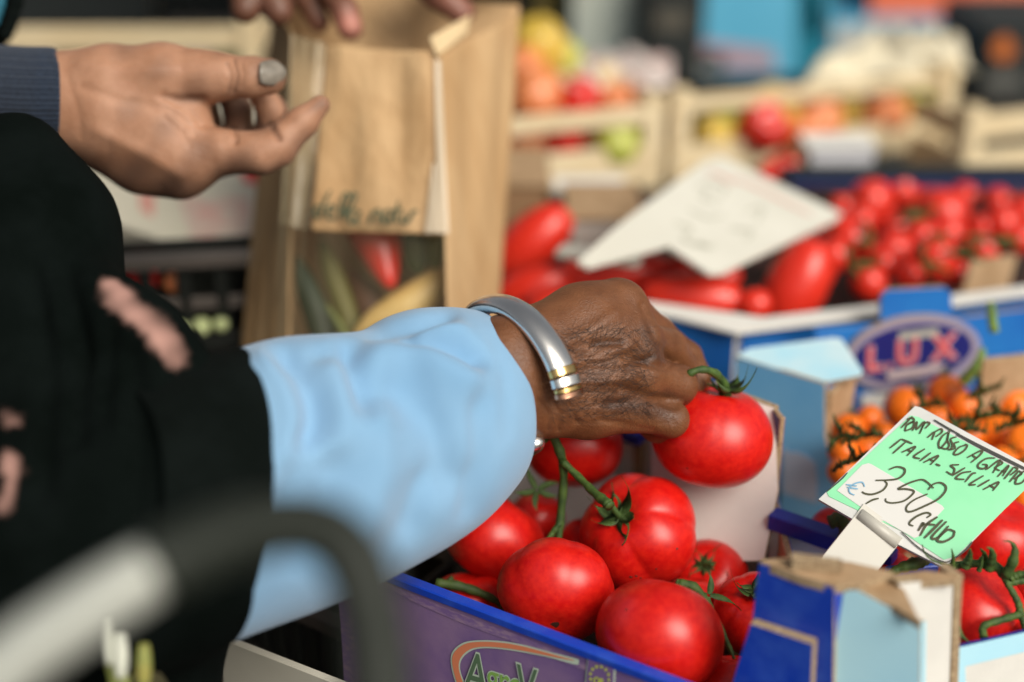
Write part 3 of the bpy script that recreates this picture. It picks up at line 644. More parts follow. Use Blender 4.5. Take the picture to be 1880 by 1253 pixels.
polyplate('printed_shape', [(1650, 611), (1722, 602), (1724, 616), (1652, 626)], off(dpn, .0074), .0003, mat('badge_grey', (.42, .42, .36), .6), bx)
polyplate('printed_shape', [(1626, 684), (1735, 668), (1732, 680), (1690, 690), (1632, 698)], off(dpn, .0077), .0003, BWH, bx)
polyplate('inner_label', [(1583, 726), (1648, 722), (1648, 775), (1583, 780)], off(dpn, .004), .002, WHITE, bx)
wall('corner_post', P(1800, 700, 1.03), P(1905, 690, 1.04), .905, .80, .005, [CBR, CBR, CEDGE], bx, nout=NF)
wall('corner_post', P(1515, 720, 1.0), P(1560, 700, 1.03), .896, .80, .005, [CBR, CBR, CEDGE], bx, nout=Vector((-1, -1, 0)))
DKG = mat('floor_dark_green', (.018, .022, .008), .8, col2=(.06, .03, .008), nscale=40)
boxmesh('dark_floor', Vector((.37, 1.0, .80)), (.28, .16, .005), DKG, bx, .15)  # crate floor, coloured dark between the orange tomatoes
om = [fruitmesh('orange%d' % i, ORANGE, False, seed=20 + i, lobes=5, la=.012, zs=.95, dim=.12) for i in range(3)]
oc = calmesh('ocal', GREEN, seed=33, n=5, ln=.75, wd=.1, curl=1.2, stem=.5, z0=.82)
org_px = [(1665, 752, 36), (1737, 722, 30), (1770, 748, 26), (1716, 770, 25), (1815, 742, 32), (1862, 745, 34), (1832, 800, 42), (1878, 820, 34), (1775, 800, 30),
          (1560, 790, 26), (1595, 770, 22), (1548, 830, 24), (1590, 825, 26), (1550, 868, 26), (1590, 862, 22), (1620, 800, 22), (1860, 880, 32), (1890, 860, 30), (1880, 915, 30), (1840, 850, 26), (1790, 850, 30), (1740, 830, 30), (1690, 810, 30), (1650, 850, 30)]
rows = sorted(org_px, key=lambda q: q[1]); k = 0
rownm = ['back', 'second', 'third', 'fourth', 'fifth', 'front']
for ri in range(6):
    for ci, (u, v, r) in enumerate(sorted(rows[ri * 4:ri * 4 + 4], key=lambda q: q[0])):
        z = .862 + random.uniform(-.005, .006); p = G(u, v, z); d = (p - Vector((0, 0, CZ))).dot(Vector((0, CP, -SP)))
        fruit('orange_tomato', om[k % 3], p, r * 1.22 * d / FPX, (R(random.uniform(-40, 40)), R(random.uniform(-40, 40)), random.random() * 6),
              'small orange tomato, %s from left, %s row of the blue badge crate' % (ORD[ci], rownm[ri]), 'tomato', 'small orange tomatoes in the blue crate', oc if k % 2 == 0 else None); k += 1
for q in range(10):
    random.seed(50 + q); u0, v0 = [(1700, 745), (1790, 770), (1840, 760), (1760, 790), (1545, 800), (1570, 845), (1680, 775), (1800, 725), (1590, 800), (1860, 780)][q]
    rws = []
    for s in range(3):
        a = random.uniform(-.6, .6) + s * 2.2; L = random.uniform(28, 55)
        rws.append([(u0, v0, 1.0 - (v0 - 740) * .0009, 5), (u0 + L * .5 * math.cos(a), v0 + L * .3 * math.sin(a) - 5, .985 - (v0 - 740) * .0009, 5), (u0 + L * math.cos(a), v0 + L * .6 * math.sin(a), .99 - (v0 - 740) * .0009, 3)])
        for t in range(3):
            bu, bv = u0 + L * .3 * (t + 1) * math.cos(a), v0 + L * .2 * (t + 1) * math.sin(a); rws.append([(bu, bv, .985 - (v0 - 740) * .0009, 3.5), (bu + random.uniform(-12, 12), bv - random.uniform(10, 24), .975 - (v0 - 740) * .0009, 1)])
    vine('vine_stem', rws, DKGREEN, 'dark green spiky truss stem, %s of ten among the small orange tomatoes' % ORD[q], 'truss stems among the orange tomatoes')
vine('vine_stem', [[(1826, 610, 1.02, 9), (1822, 590, 1.02, 9), (1819, 560, 1.04, 7)], [(1770, 700, 1.04, 12), (1795, 670, 1.03, 10), (1805, 640, 1.03, 6)]], mat('stem_pale_green', (.16, .26, .05), .6), 'pale green stem standing at the right end of the oval badge')
# ------------------------------------------------------------------ plum tomato crate behind
pc = empty('cardboard_crate', (.2, 1.2, .742), 'blue cardboard crate with white folded rim, full of red plum tomatoes', 'crate', 'cardboard produce crates')
ea, eb = G(1120, 560, .895), G(1352, 614, .89); ec = G(1980, 530, .89)
wall('front_panel', ea, eb, .895, .745, .006, [MIDB, WHITE, WHITE], pc, zt2=.893, nout=NF)
wall('front_panel', eb + Vector((.004, 0, 0)), ec, .893, .745, .006, [MIDB, WHITE, WHITE], pc, nout=NF)
polyplate('rim_ledge', [(1130, 560), (1240, 582), (1352, 611), (1620, 577), (1980, 528), (1980, 512), (1600, 560), (1400, 583), (1250, 562), (1140, 548)], hplane(.8975), .002, WHITE, pc)
polyplate('handle_tab', [(1765, 545), (1785, 480), (1868, 470), (1850, 535)], vplane(P(1765, 545, 1.21), P(1868, 530, 1.23)), .004, [CBR, CBR, CEDGE], pc)
DKF = mat('floor_dark', (.020, .014, .010), .8, col2=(.05, .012, .010), nscale=30)
boxmesh('dark_floor', Vector((.33, 1.33, .835)), (.60, .34, .006), DKF, pc, .1)  # raised crate floor, coloured dark between the plum tomatoes
pm = [fruitmesh('plum%d' % i, PLUM, False, seed=40 + i, lobes=3, la=.02, zs=1.45, dim=.06) for i in range(3)]
pcal = calmesh('pcal', DKGREEN, seed=43, n=5, ln=.6, wd=.1, curl=.6, stem=.4, z0=1.35)
GP = 'red plum tomatoes in the blue crate behind'
long_px = [(972, 450, 52, 1.9, 48, 'large red plum tomato right beside the paper bag'), (1095, 512, 42, 3.2, 80, 'long red plum tomato lying flat behind the knuckles'), (1268, 546, 42, 2.4, 95, 'red plum tomato lying level on the blue rim'),
           (975, 530, 40, 2.0, 70, 'red plum tomato between the paper bag and the wrist'), (1462, 528, 56, 1.75, 25, 'tall red plum tomato standing below the big white sign'), (1320, 512, 34, 1.3, 60, 'red plum tomato just under the tip of the white sign'),
           (1250, 500, 30, 1.2, 30, 'red plum tomato with dark gap left of the white sign tip'), (1385, 560, 30, 1.1, 70, 'red plum tomato low against the blue rim'), (1180, 500, 34, 1.6, 75, 'red plum tomato touching the left sign edge'), (1010, 560, 34, 1.5, 80, 'red plum tomato peeping over the wrist')]
for i, (u, v, r, el, ang, lab) in enumerate(long_px):
    p = G(u, v, .885); d = (p - Vector((0, 0, CZ))).dot(Vector((0, CP, -SP)))
    fruit('plum_tomato', pm[i % 3], p, r * d / FPX, aim(math.sin(R(ang)), math.cos(R(ang)), .15), lab, 'tomato', GP, z=el / 1.45)
small_px = [(1480, 445, 30), (1530, 470, 30), (1560, 440, 34), (1650, 350, 36), (1600, 370, 32), (1580, 405, 30), (1640, 420, 30), (1730, 395, 34), (1735, 430, 34), (1770, 360, 26), (1700, 350, 24), (1640, 460, 34), (1715, 475, 34), (1595, 520, 32), (1670, 505, 26),
            (1800, 420, 26), (1840, 410, 28), (1870, 440, 30), (1880, 395, 28), (1545, 380, 24), (1450, 430, 28), (1440, 310, 28), (1415, 325, 24), (1500, 500, 28), (1800, 460, 24), (1620, 485, 24), (1760, 505, 24), (1830, 370, 24), (1690, 440, 26), (1520, 420, 26)]
rows = sorted(small_px, key=lambda q: q[1]); rn = ['hindmost', 'second', 'third', 'fourth', 'fifth', 'nearest']
random.seed(11)
for ri in range(6):
    for ci, (u, v, r) in enumerate(sorted(rows[ri * 5:ri * 5 + 5], key=lambda q: q[0])):
        p = G(u, v, .885 + random.uniform(-.01, .012)); d = (p - Vector((0, 0, CZ))).dot(Vector((0, CP, -SP)))
        fruit('plum_tomato', pm[(ri + ci) % 3], p, r * random.uniform(.95, 1.42) * d / FPX, (R(random.uniform(-60, 60)), R(random.uniform(-60, 60)), random.random() * 6),
              'small red plum tomato, %s from left, %s row beyond the white sign' % (ORD[ci], rn[ri]), 'tomato', GP, pcal if (ri + ci) % 2 else None, z=.72)
for q in range(6):
    u0, v0 = [(1600, 440), (1700, 400), (1780, 470), (1820, 440), (1560, 490), (1690, 480)][q]; random.seed(80 + q); d0 = .465 / (SP + (v0 - 626.5) / FPX * CP) - .05; rws = []
    for s in range(4):
        a = random.uniform(0, 6.3); L = random.uniform(35, 70); rws.append([(u0, v0, d0, 5), (u0 + .5 * L * math.cos(a), v0 + .25 * L * math.sin(a) - 6, d0 - .01, 5), (u0 + L * math.cos(a), v0 + .5 * L * math.sin(a), d0, 3)])
    vine('vine_stem', rws, DKGREEN, 'dark tangled truss stem, %s of the six among the small plum tomatoes' % ORD[q], 'truss stems among the plum tomatoes')
# big white handwritten sign
ws = plane3(P(1150, 400, 1.17), P(1310, 300, 1.30), P(1320, 500, 1.12))
wsign = empty('price_sign', P(1250, 470, 1.15), 'large blurred white price sign lying tilted over the plum tomatoes', 'price sign', 'price signs')
polyplate('sign_board', [(1140, 410), (1290, 298), (1325, 288), (1545, 392), (1535, 402), (1325, 500), (1300, 500), (1225, 450), (1080, 490), (1060, 480)], ws, .003, mat('sign_cream', (.68, .67, .59), .6, col2=(.74, .73, .65), nscale=12), wsign)
V, F = joinVF([ribbonVF(p, 3.5, off(ws, .0006)) for p in [[(1280, 340), (1300, 350), (1290, 365), (1320, 375)], [(1300, 330), (1330, 345), (1320, 365)], [(1240, 410), (1270, 420), (1255, 440), (1300, 455)], [(1370, 390), (1400, 380), (1390, 410)], [(1265, 385), (1300, 400), (1330, 395)], [(1340, 420), (1380, 425), (1370, 440)], [(1280, 445), (1310, 455)]]])
mk('handwriting', V, F, mat('faint_ink', (.42, .42, .34), .7), wsign, False)
V, F = joinVF([ribbonVF(p, 5, off(ws, .0006)) for p in [[(1340, 325), (1380, 340), (1430, 365), (1490, 395)], [(1300, 318), (1320, 322), (1345, 338)]]])
mk('red_line', V, F, mat('faint_red_ink', (.72, .42, .36), .7), wsign, False)
boxmesh('sign_clip', P(1100, 470, 1.16), (.07, .02, .006), CLIP, wsign, R(-20))
# ------------------------------------------------------------------ poplar crates
def woodcrate(label, A, B, depth, zt, slats, h, back=True):
    """front from A to B, going back by depth"""
    c = empty('wooden_crate', ((A.x + B.x) / 2, (A.y + B.y) / 2 + depth / 2, zt - h), label, 'crate', 'wooden produce crates')
    n = Vector((A.y - B.y, B.x - A.x, 0)).normalized(); n = n if n.y > 0 else -n
    A2, B2_ = A + n * depth, B + n * depth
    for (p, q, nn) in ((A, B, -n),) + (((A2, B2_, n),) if back else ()) + ( (A, A2, (A - B).normalized()), (B, B2_, (B - A).normalized())):
        for (s0, s1) in slats: wall('slat', p, q, zt - s0, zt - s1, .004, WOOD, c, nout=nn)
        if h > slats[-1][1] + .005: pass
    for p in (A, B) + ((A2, B2_) if back else ()):
        ctr = (A + B + A2 + B2_) / 4; t = p + (ctr - p).normalized() * .016
        boxmesh('corner_post', Vector((t.x, t.y, zt - h / 2 + .004)), (.022, .022, h + .012), WOOD, c, math.atan2((B - A).y, (B - A).x))
    ct = (A + B + A2 + B2_) / 4
    boxmesh('crate_floor', Vector((ct.x, ct.y, zt - h + .004)), ((B - A).length - .01, depth - .01, .004), WOOD, c, math.atan2((B - A).y, (B - A).x))
    return c
w1a, w1b = P(880, 222, 1.50), P(1222, 200, 1.56)
woodcrate('pale wooden crate with mixed peppers just right of the paper bag', w1a, w1b, .16, w1a.z, [(0, .020), (.045, .088)], .095)
w2a, w2b = P(1228, 182, 1.62), P(1762, 140, 1.74)
woodcrate('pale wooden crate of peppers behind the big white price sign', w2a, w2b, .12, w2a.z, [(0, .018), (.058, .095)], .10, False)
bp_ = [fruitmesh('bell_%d' % i, m_, False, seed=60 + i, lobes=4, la=.07, zs=1.15, dim=.2) for i, m_ in enumerate([PRED, PORG, YEL, LIME])]
NMc = ['red', 'orange', 'yellow', 'lime green']
pep = [(990, 90, 55, 1.68, 2, 'behind the upper right corner of the paper bag'), (960, 130, 45, 1.66, 1, 'against the right edge of the paper bag'), (985, 175, 48, 1.62, 1, 'above the rim right of the paper bag'), (1030, 110, 38, 1.72, 3, 'left of the pink paper'),
       (1060, 185, 42, 1.63, 0, 'in front of the pink paper'), (1130, 190, 38, 1.64, 1, 'under the pink paper at the crate rim'), (1030, 252, 44, 1.58, 0, 'seen through the slat gap right of the bag'), (1130, 262, 44, 1.58, 3, 'seen through the slat gap at the crate end'),
       (1150, 225, 36, 1.60, 1, 'above the lime one in the slat gap'), (960, 262, 42, 1.58, 1, 'in the slat gap behind the bag edge'),
       (1330, 215, 40, 1.70, 3, 'leftmost in the slat gap of the back crate'), (1420, 205, 48, 1.72, 2, 'third from the left in the slat gap of the back crate'), (1400, 235, 48, 1.68, 0, 'low in the middle of the slat gap of the back crate'), (1500, 225, 46, 1.72, 1, 'right of the centre in the slat gap of the back crate'),
       (1310, 250, 38, 1.69, 2, 'at the left post of the back crate'), (1620, 215, 45, 1.76, 1, 'right in the slat gap of the back crate'), (1680, 190, 46, 1.78, 3, 'near the right post of the back crate'), (1560, 215, 38, 1.78, 2, 'between the two orange ones in the back crate'), (1470, 250, 34, 1.69, 1, 'at the bottom of the slat gap in the back crate')]
random.seed(5)
for (u, v, r, d, k, where) in pep:
    fruit('bell_pepper', bp_[k], P(u, v, d), r * d / FPX, (R(random.uniform(-50, 50)), R(random.uniform(-50, 50)), random.random() * 6), '%s bell pepper %s' % (NMc[k], where), 'pepper', 'bell peppers in the wooden crates')
def sheetVF(fn, nu=24, nv=18, th=.0004):
    V = [fn(i / nu, j / nv) for j in range(nv + 1) for i in range(nu + 1)]
    F = [[j * (nu + 1) + i, j * (nu + 1) + i + 1, (j + 1) * (nu + 1) + i + 1, (j + 1) * (nu + 1) + i] for j in range(nv) for i in range(nu)]
    return V, F
def paperlump(name, corners, m, label, cat, amp=.012, seed=0):
    rs = np.random.RandomState(seed); K = rs.uniform(-1, 1, (6, 3)) * 14; ph = rs.uniform(0, 6, 6); c = corners
    def fn(s, t):
        p = c[0] * (1 - s) * (1 - t) + c[1] * s * (1 - t) + c[2] * s * t + c[3] * (1 - s) * t
        w_ = sum(math.sin(K[i, 0] * s + K[i, 1] * t + ph[i]) for i in range(6)) / 6 + .5 * abs(math.sin(9 * s + 4 * t + ph[0]))
        return p + Vector((0, 0, amp * w_))
    V, F = sheetVF(fn); o = mk(name, V, F, m); md = o.modifiers.new('t', 'SOLIDIFY'); md.thickness = .0012
    return tag(o, label, cat)
PINK = mat('pink_printed_paper', (.70, .62, .58), .6, col2=(.80, .32, .28), nscale=22, ramp=(.5, .72))
paperlump('wrapping_paper', [P(1035, 175, 1.60), P(1235, 170, 1.66), P(1230, 105, 1.85), P(1060, 100, 1.85)], PINK, 'crumpled white and pink wrapping paper on the peppers', 'paper', .02, 2)
CREAM = mat('cream_wood_paper', (.68, .60, .42), .7, col2=(.74, .68, .52), nscale=15)
paperlump('wrapping_paper', [P(1470, 158, 1.70), P(1790, 140, 1.78), P(1720, 60, 1.95), P(1600, 68, 1.95)], CREAM, 'peaked cream wrapping paper at the right end of the back crate', 'paper', .02, 4)
# blue and dark boxes at the back
BBL = mat('back_box_blue', (.10, .42, .64), .5, col2=(.12, .46, .68), nscale=6); TEAL = mat('back_box_teal', (.01, .20, .30), .5); BBD = mat('back_box_dark', (.015, .02, .02), .6)
def pbox(name, u0, u1, vt, vb, d, dep, mats, label, group='cartons at the back of the stall', extra=None, yaw=0.0):
    a, b = P(u0, vb, d), P(u1, vb, d); tp = P((u0 + u1) / 2, vt, d); cx = (a + b) / 2; z0, z1_ = a.z, tp.z
    c = empty(name, (cx.x, cx.y + dep / 2, z0), label, 'box', group)
    W = (b - a).length; face, side, top = mats
    M = Matrix.Translation((cx.x, cx.y, 0)) @ Matrix.Rotation(yaw, 4, 'Z')
    q = [M @ Vector(p) for p in ((-W / 2, 0, 0), (W / 2, 0, 0), (W / 2, dep, 0), (-W / 2, dep, 0))]; 
    wall('front_panel', q[0], q[1], z1_, z0, .005, [face, CBR, CEDGE], c, nout=Vector((0, -1, 0))); wall('side_panel', q[1], q[2], z1_, z0, .005, [side, CBR, CEDGE], c, nout=Vector((1, 0, 0)))
    wall('side_panel', q[3], q[0], z1_, z0, .005, [side, CBR, CEDGE], c, nout=Vector((-1, 0, 0))); wall('back_panel', q[2], q[3], z1_, z0, .005, [face, CBR, CEDGE], c, nout=Vector((0, 1, 0)))
    lid = [p.copy() for p in q]; mk('lid', [Vector((p.x, p.y, z1_ + .001)) for p in lid] + [Vector((p.x, p.y, z1_ - .003)) for p in lid], [[0, 1, 2, 3], [7, 6, 5, 4], [0, 4, 5, 1], [1, 5, 6, 2], [2, 6, 7, 3], [3, 7, 4, 0]], top, c, False)
    pl = (q[0] + Vector((0, 0, z0)), (M.to_3x3() @ Vector((0, -1, 0))).normalized())
    for (pts, m_) in (extra or []): polyplate('printed_shape', pts, off(pl, .001), .0008, m_, c)
    return c
PGREY = mat('print_grey_white', (.50, .52, .50), .6); PPINK = mat('print_pink_grey', (.42, .30, .36), .6)
pbox('carton', 1045, 1190, -80, 135, 2.15, .3, (mat('carton_pale', (.50, .52, .44), .6, col2=(.40, .50, .50), nscale=5), TEAL, CBR), 'pale grey carton left of the dark one at the back')
pbox('carton', 1186, 1285, -90, 150, 2.08, .3, (BBD, BBD, BBD), 'narrow black carton with a grey patch between pale and blue cartons', extra=[([(1205, 20), (1262, 20), (1262, 55), (1205, 55)], mat('patch_dim', (.10, .09, .07), .6))])
pbox('carton', 1283, 1520, -90, 140, 2.2, .3, (BBL, TEAL, BBL), 'large bright blue carton with white and pink print at its base', extra=[([(1290, 75), (1420, 92), (1425, 128), (1290, 128)], PPINK), ([(1262, 95), (1330, 100), (1330, 135), (1262, 135)], PGREY), ([(1462, -90), (1520, -90), (1520, 140), (1462, 140)], TEAL), ([(1478, -20), (1500, -20), (1512, 60), (1498, 72), (1482, 60)], PGREY)])
pbox('carton', 1515, 1825, 45, 135, 2.25, .3, (mat('carton_blue2', (.02, .30, .55), .5), TEAL, BBL), 'blue carton with a white wave under the orange red one', extra=[([(1530, 45), (1700, 45), (1600, 90), (1530, 110)], PGREY)])
pbox('carton', 1590, 1990, -90, 42, 2.3, .3, (mat('carton_orange', (.72, .12, .05), .5, col2=(.75, .22, .12), nscale=8), TEAL, CBR), 'orange red carton stacked at the top right', extra=[([(1740, 20), (1800, 0), (1800, 42), (1740, 42)], PGREY)])
pbox('carton', 1795, 1990, 42, 190, 1.98, .22, (BBD, BBD, BBD), 'black carton with an orange emblem and grey lettering at the right', extra=[([(1825, 80), (1845, 64), (1862, 82), (1858, 108), (1835, 112), (1822, 98)], mat('emblem_orange', (.55, .14, .02), .6)), ([(1810, 140), (1875, 136), (1876, 160), (1811, 164)], mat('grey_print', (.12, .12, .11), .6))])
pbox('carton', 930, 1042, -90, 75, 2.3, .3, (mat('carton_ochre', (.42, .32, .10), .6), CBR, CBR), 'ochre carton behind the upper right corner of the paper bag')
pbox('carton', 300, 935, -120, 40, 2.25, .3, (BBD, BBD, BBD), 'long black carton in the shade behind the bag and hands')
pbox('carton', -150, 290, -120, 60, 2.1, .3, (BBD, BBD, BBD), 'black carton in the shade at the upper left')
# boxes at right middle
woodcrate('pale wooden crate in the shade at the right edge behind the plum tomatoes', P(1770, 215, 1.62), P(2100, 195, 1.7), .10, P(1770, 215, 1.62).z, [(0, .03), (.045, .095)], .10, False)
pbox('tray', 1480, 1610, 268, 305, 1.46, .05, (mat('tray_pale', (.55, .56, .60), .5), WHITE, WHITE), 'small pale grey tray behind the plum tomatoes', None)
pbox('tray', 1440, 1990, 318, 345, 1.43, .03, (mat('tray_navy', (.01, .03, .12), .5), BBD, BBD), 'low navy crate rim behind the plum tomatoes', None)
pbox('tray', 1018, 1150, 352, 378, 1.38, .05, (mat('tray_dull_blue', (.05, .12, .30), .6), WHITE, WHITE), 'low dull blue crate rim below the wooden crate', None)
pbox('carton', 905, 1010, 330, 420, 1.36, .12, (mat('carton_tan_dark', (.28, .16, .08), .8), CBR, CBR), 'small brown carton behind the large plum tomato')
pbox('carton', 1040, 1180, 392, 470, 1.30, .10, (mat('carton_greybeige', (.42, .38, .34), .8), CBR, CBR), 'small grey beige carton left under the white sign')
# left side
w3a, w3b = P(-60, 50, 1.52), P(480, 30, 1.52)
woodcrate('pale wooden crate at the upper left above the outstretched hand', w3a, w3b, .12, w3a.z, [(0, .027), (.075, .10)], .105, False)
for i, (u, c_) in enumerate([(90, PGREY), (170, mat('dark_maroon', (.04, .012, .015), .5)), (235, PGREY), (300, mat('dark_maroon2', (.07, .02, .03), .5)), (360, PPINK), (420, DKGREEN), (130, mat('dark_brown_pack', (.03, .02, .015), .5))]):
    fruit('beetroot', fruitmesh('beet%d' % i, c_, False, seed=70 + i, lobes=3, la=.01, zs=1.2), P(u, 100, 1.62), 34 * 1.62 / FPX, (0, 0, i), '%s vegetable, %s from the left in the upper left crate' % (['pale', 'maroon', 'grey', 'purple', 'pinkish', 'green', 'brown'][i], ORD[[0, 2, 3, 4, 5, 6, 1][i]]), 'vegetable', 'vegetables in the upper left crate')
wbx = empty('printed_carton', P(345, 440, 1.17), 'tilted white carton lid with red print behind the outstretched hand', 'box', 'cartons at the back of the stall')
CW = mat('carton_cream_white', (.70, .66, .52), .6, col2=(.74, .70, .58), nscale=8)
RPP = mat('print_pink_faint', (.72, .42, .36), .6, col2=(.66, .60, .50), nscale=60)
pll = plane3(P(205, 270, 1.38), P(480, 270, 1.38), P(345, 455, 1.195))
polyplate('lid', [(120, 170), (530, 170), (530, 452), (345, 457), (205, 410), (110, 375)], pll, .02, CW, wbx)
polyplate('printed_shape', [(252, 290), (284, 300), (282, 400), (258, 385)], off(pll, .0006), .0003, mat('print_pink', (.74, .34, .28), .6), wbx)
polyplate('printed_shape', [(440, 300), (488, 296), (484, 338), (450, 335)], off(pll, .0006), .0003, mat('print_red_strong', (.72, .012, .012), .6), wbx)
polyplate('printed_shape', [(330, 365), (460, 362), (460, 432), (350, 436)], off(pll, .0006), .0003, RPP, wbx)
# black plastic crates
def plcrate(label, A, B, zt, h, n, dep=.04):
    c = empty('plastic_crate', ((A.x + B.x) / 2, (A.y + B.y) / 2, zt - h), label, 'crate', 'black plastic crates')
    nn = Vector((A.y - B.y, B.x - A.x, 0)).normalized(); nn = nn if nn.y > 0 else -nn
    wall('rim', A - nn * .006, B - nn * .006, zt, zt - .010, .014, [GREYP, BLACKP, GREYP], c, nout=-nn)
    wall('bottom_rail', A, B, zt - h + .012, zt - h, .006, BLACKP, c, nout=-nn); wall('middle_rail', A, B, zt - h * .5 + .005, zt - h * .5 - .005, .005, [GREYP, BLACKP, GREYP], c, nout=-nn)
    wall('end_wall', A, A + nn * dep, zt - .001, zt - h, .004, BLACKP, c, nout=Vector((-1, 0, 0))); wall('end_wall', B, B + nn * dep, zt - .001, zt - h, .004, BLACKP, c, nout=Vector((1, 0, 0)))
    wall('back_wall', A + nn * dep, B + nn * dep, zt - .001, zt - h, .004, BLACKP, c, nout=nn)
    for i in range(n + 1):
        p = A + (B - A) * (i / n); e = (B - A).normalized() * .005
        wall('slat', p - e, p + e, zt - .010, zt - h + .012, .005, BLACKP, c, nout=-nn)
    return c
ka, kb = P(120, 480, 1.10), P(470, 462, 1.12)
plcrate('black plastic lattice crate under the white printed carton', ka, kb, ka.z, .085, 5)
for i, (u, v, r, m_) in enumerate([(255, 510, 34, 'd'), (320, 520, 20, 'o'), (370, 600, 17, 'w'), (335, 603, 15, 'w'), (405, 596, 14, 'w')]):
    mm = {'d': RED2, 'o': PORG, 'w': mat('pale_green_veg', (.55, .62, .30), .5)}[m_]
    fruit('vegetable', fruitmesh('lv_' + m_, mm, False, seed=90, lobes=3, la=.02, zs=1.0), P(u, v, 1.14), r * 1.14 / FPX, (0, 0, i),
          ['dark red vegetable in the black crate at left', 'small orange vegetable in the black crate', 'middle pale green bulb seen through the black crate', 'left pale green bulb seen through the black crate', 'right pale green bulb seen through the black crate'][i], 'vegetable', 'vegetables in the black crate')
ja, jb = G(380, 1140, .80), G(640, 1085, .80)
ja, jb = P(440, 1060, .97), P(660, 1075, .90)
plcrate('black plastic lattice crate below the blue sleeve', ja, jb, ja.z, .14, 7, .1)
cb = empty('cardboard_crate', P(500, 1240, .84), 'beige cardboard crate at the bottom between the black coat and the purple crate', 'crate', 'cardboard produce crates')
ca, cc = P(400, 1170, .86), P(680, 1290, .80)
wall('front_panel', ca, cc, ca.z, ca.z - .12, .005, [mat('carton_beige', (.50, .48, .40), .6, col2=(.58, .56, .48), nscale=12), CBR, mat('carton_beige', (.5, .48, .4))], cb, zt2=cc.z + .004, nout=NF)
# spring onions low at the left
sob = mat('onion_white', (.66, .68, .58), .45); sog = mat('onion_green', (.20, .26, .06), .5, col2=(.36, .32, .08), nscale=60)
for i, (u, v, r) in enumerate([(226, 1205, 13), (268, 1222, 13), (205, 1180, 9)]):
    o = mk('spring_onion', *tubeVF([(*P(u - 4 + 0 * t, v - 40 + 80 * t, .66), r * .66 / FPX * (.5 + .6 * math.sin(math.pi * (t * .8 + .1)))) for t in np.linspace(0, 1, 10)], 10), sob if i != 1 else sog)
    tag(o, ['white spring onion bulb low at the left beside the walker handle', 'greenish spring onion right of the white one', 'small brownish spring onion left of the white one'][i], 'vegetable', 'spring onions')
    if i != 1:
        lf = mk('leaves', *tubeVF([(*P(u + 10 * t, v + 36 + 70 * t, .665), 12 * .66 / FPX * (1 - .5 * t)) for t in np.linspace(0, 1, 8)], 8), sog, o)
        lf.matrix_parent_inverse = Matrix()
sb_ = tubeVF([(*P(250 + 6 * math.sin(i), 1215 + i * 62, .70 + .004 * math.sin(2 * i)), r_ * .7 / FPX) for i, r_ in enumerate([30, 62, 80, 95, 105, 112, 110, 90])], 28)
tag(mk('shopping_bag', sb_[0], sb_[1], mat('olive_cloth', (.035, .035, .012), .9, col2=(.07, .055, .02), nscale=60, bump=.5, bscale=200)), 'dark olive shopping bag at the lower left holding the spring onions', 'bag')
# ------------------------------------------------------------------ paper bag
bag = empty('paper_bag', P(690, 645, 1.08), 'open kraft paper bag with a clear window and printed script, filled with vegetables', 'bag')
def creased(c, amp, seed, vert=True):
    rs = np.random.RandomState(seed); K = rs.uniform(4, 22, 7); ph = rs.uniform(0, 6.3, 7); sk = rs.uniform(-1.6, 1.6, 7)
    nn = (c[1] - c[0]).cross(c[3] - c[0]).normalized()
    def fn(s, t):
        p = c[0] * (1 - s) * (1 - t) + c[1] * s * (1 - t) + c[2] * s * t + c[3] * (1 - s) * t
        w_ = sum(math.sin(K[i] * s + sk[i] * t * 3 + ph[i]) / (1 + i * .4) for i in range(7)) / 3
        return p + nn * amp * w_
    return fn
def paper(name, cpx, m, amp=.004, seed=0, nu=36, nv=36, edge=None):
    c = [P(*q) for q in cpx]; fn = creased(c, amp, seed)
    V, F = sheetVF(fn, nu, nv); o = mk(name, V, F, m, bag)
    if 'window' not in name: md = o.modifiers.new('t', 'SOLIDIFY'); md.thickness = .0006
    return o
paper('front_panel', [(598, 84, 1.045), (808, 98, 1.035), (820, 432, 1.02), (570, 424, 1.03)], PAPER, .004, 1)
paper('side_panel', [(806, 100, 1.035), (952, 24, 1.14), (912, 640, 1.10), (820, 640, 1.015)], PAPER, .0025, 2)
paper('back_panel', [(520, -40, 1.15), (955, 10, 1.15), (912, 640, 1.12), (470, 640, 1.12)], PAPER, .004, 3)
paper('side_panel', [(505, -20, 1.14), (536, 60, 1.06), (532, 650, 1.045), (444, 650, 1.11)], PAPER, .0008, 4)
paper('folded_lip', [(788, 70, 1.032), (862, 28, 1.075), (858, 62, 1.07), (802, 104, 1.028)], PAPERIN, .0015, 6, 14, 6)
PLAST = mat('clear_window_film', (.80, .74, .50), .3, alpha=.045, spec=.15, bump=.4, bscale=60, bdist=.004)
PLAST2 = mat('clear_window_film_fold', (.56, .48, .30), .3, alpha=.32, spec=.8, bump=.5, bscale=80, bdist=.004)
paper('window', [(572, 424, 1.032), (820, 432, 1.022), (820, 650, 1.02), (545, 650, 1.035)], PLAST, .003, 8)
paper('window', [(534, 62, 1.05), (600, 84, 1.046), (572, 424, 1.034), (515, 410, 1.04)], PLAST2, .004, 9)
paper('window', [(515, 410, 1.04), (572, 424, 1.034), (548, 650, 1.036), (500, 650, 1.04)], PLAST, .003, 10)
paper('window_highlight', [(800, 110, 1.030), (810, 112, 1.030), (824, 430, 1.013), (804, 428, 1.013)], mat('film_highlight', (.70, .60, .45), .3, alpha=.75), .0008, 11, 4, 20)  # pale strips that paint the vertical highlights of the plastic
paper('window_highlight', [(796, 300, 1.022), (800, 300, 1.022), (806, 428, 1.012), (780, 428, 1.014)], mat('film_highlight', (.70, .60, .45), .3), .0008, 11, 4, 20)
pfl = plane3(P(598, 84, 1.040), P(808, 98, 1.030), P(820, 432, 1.015))
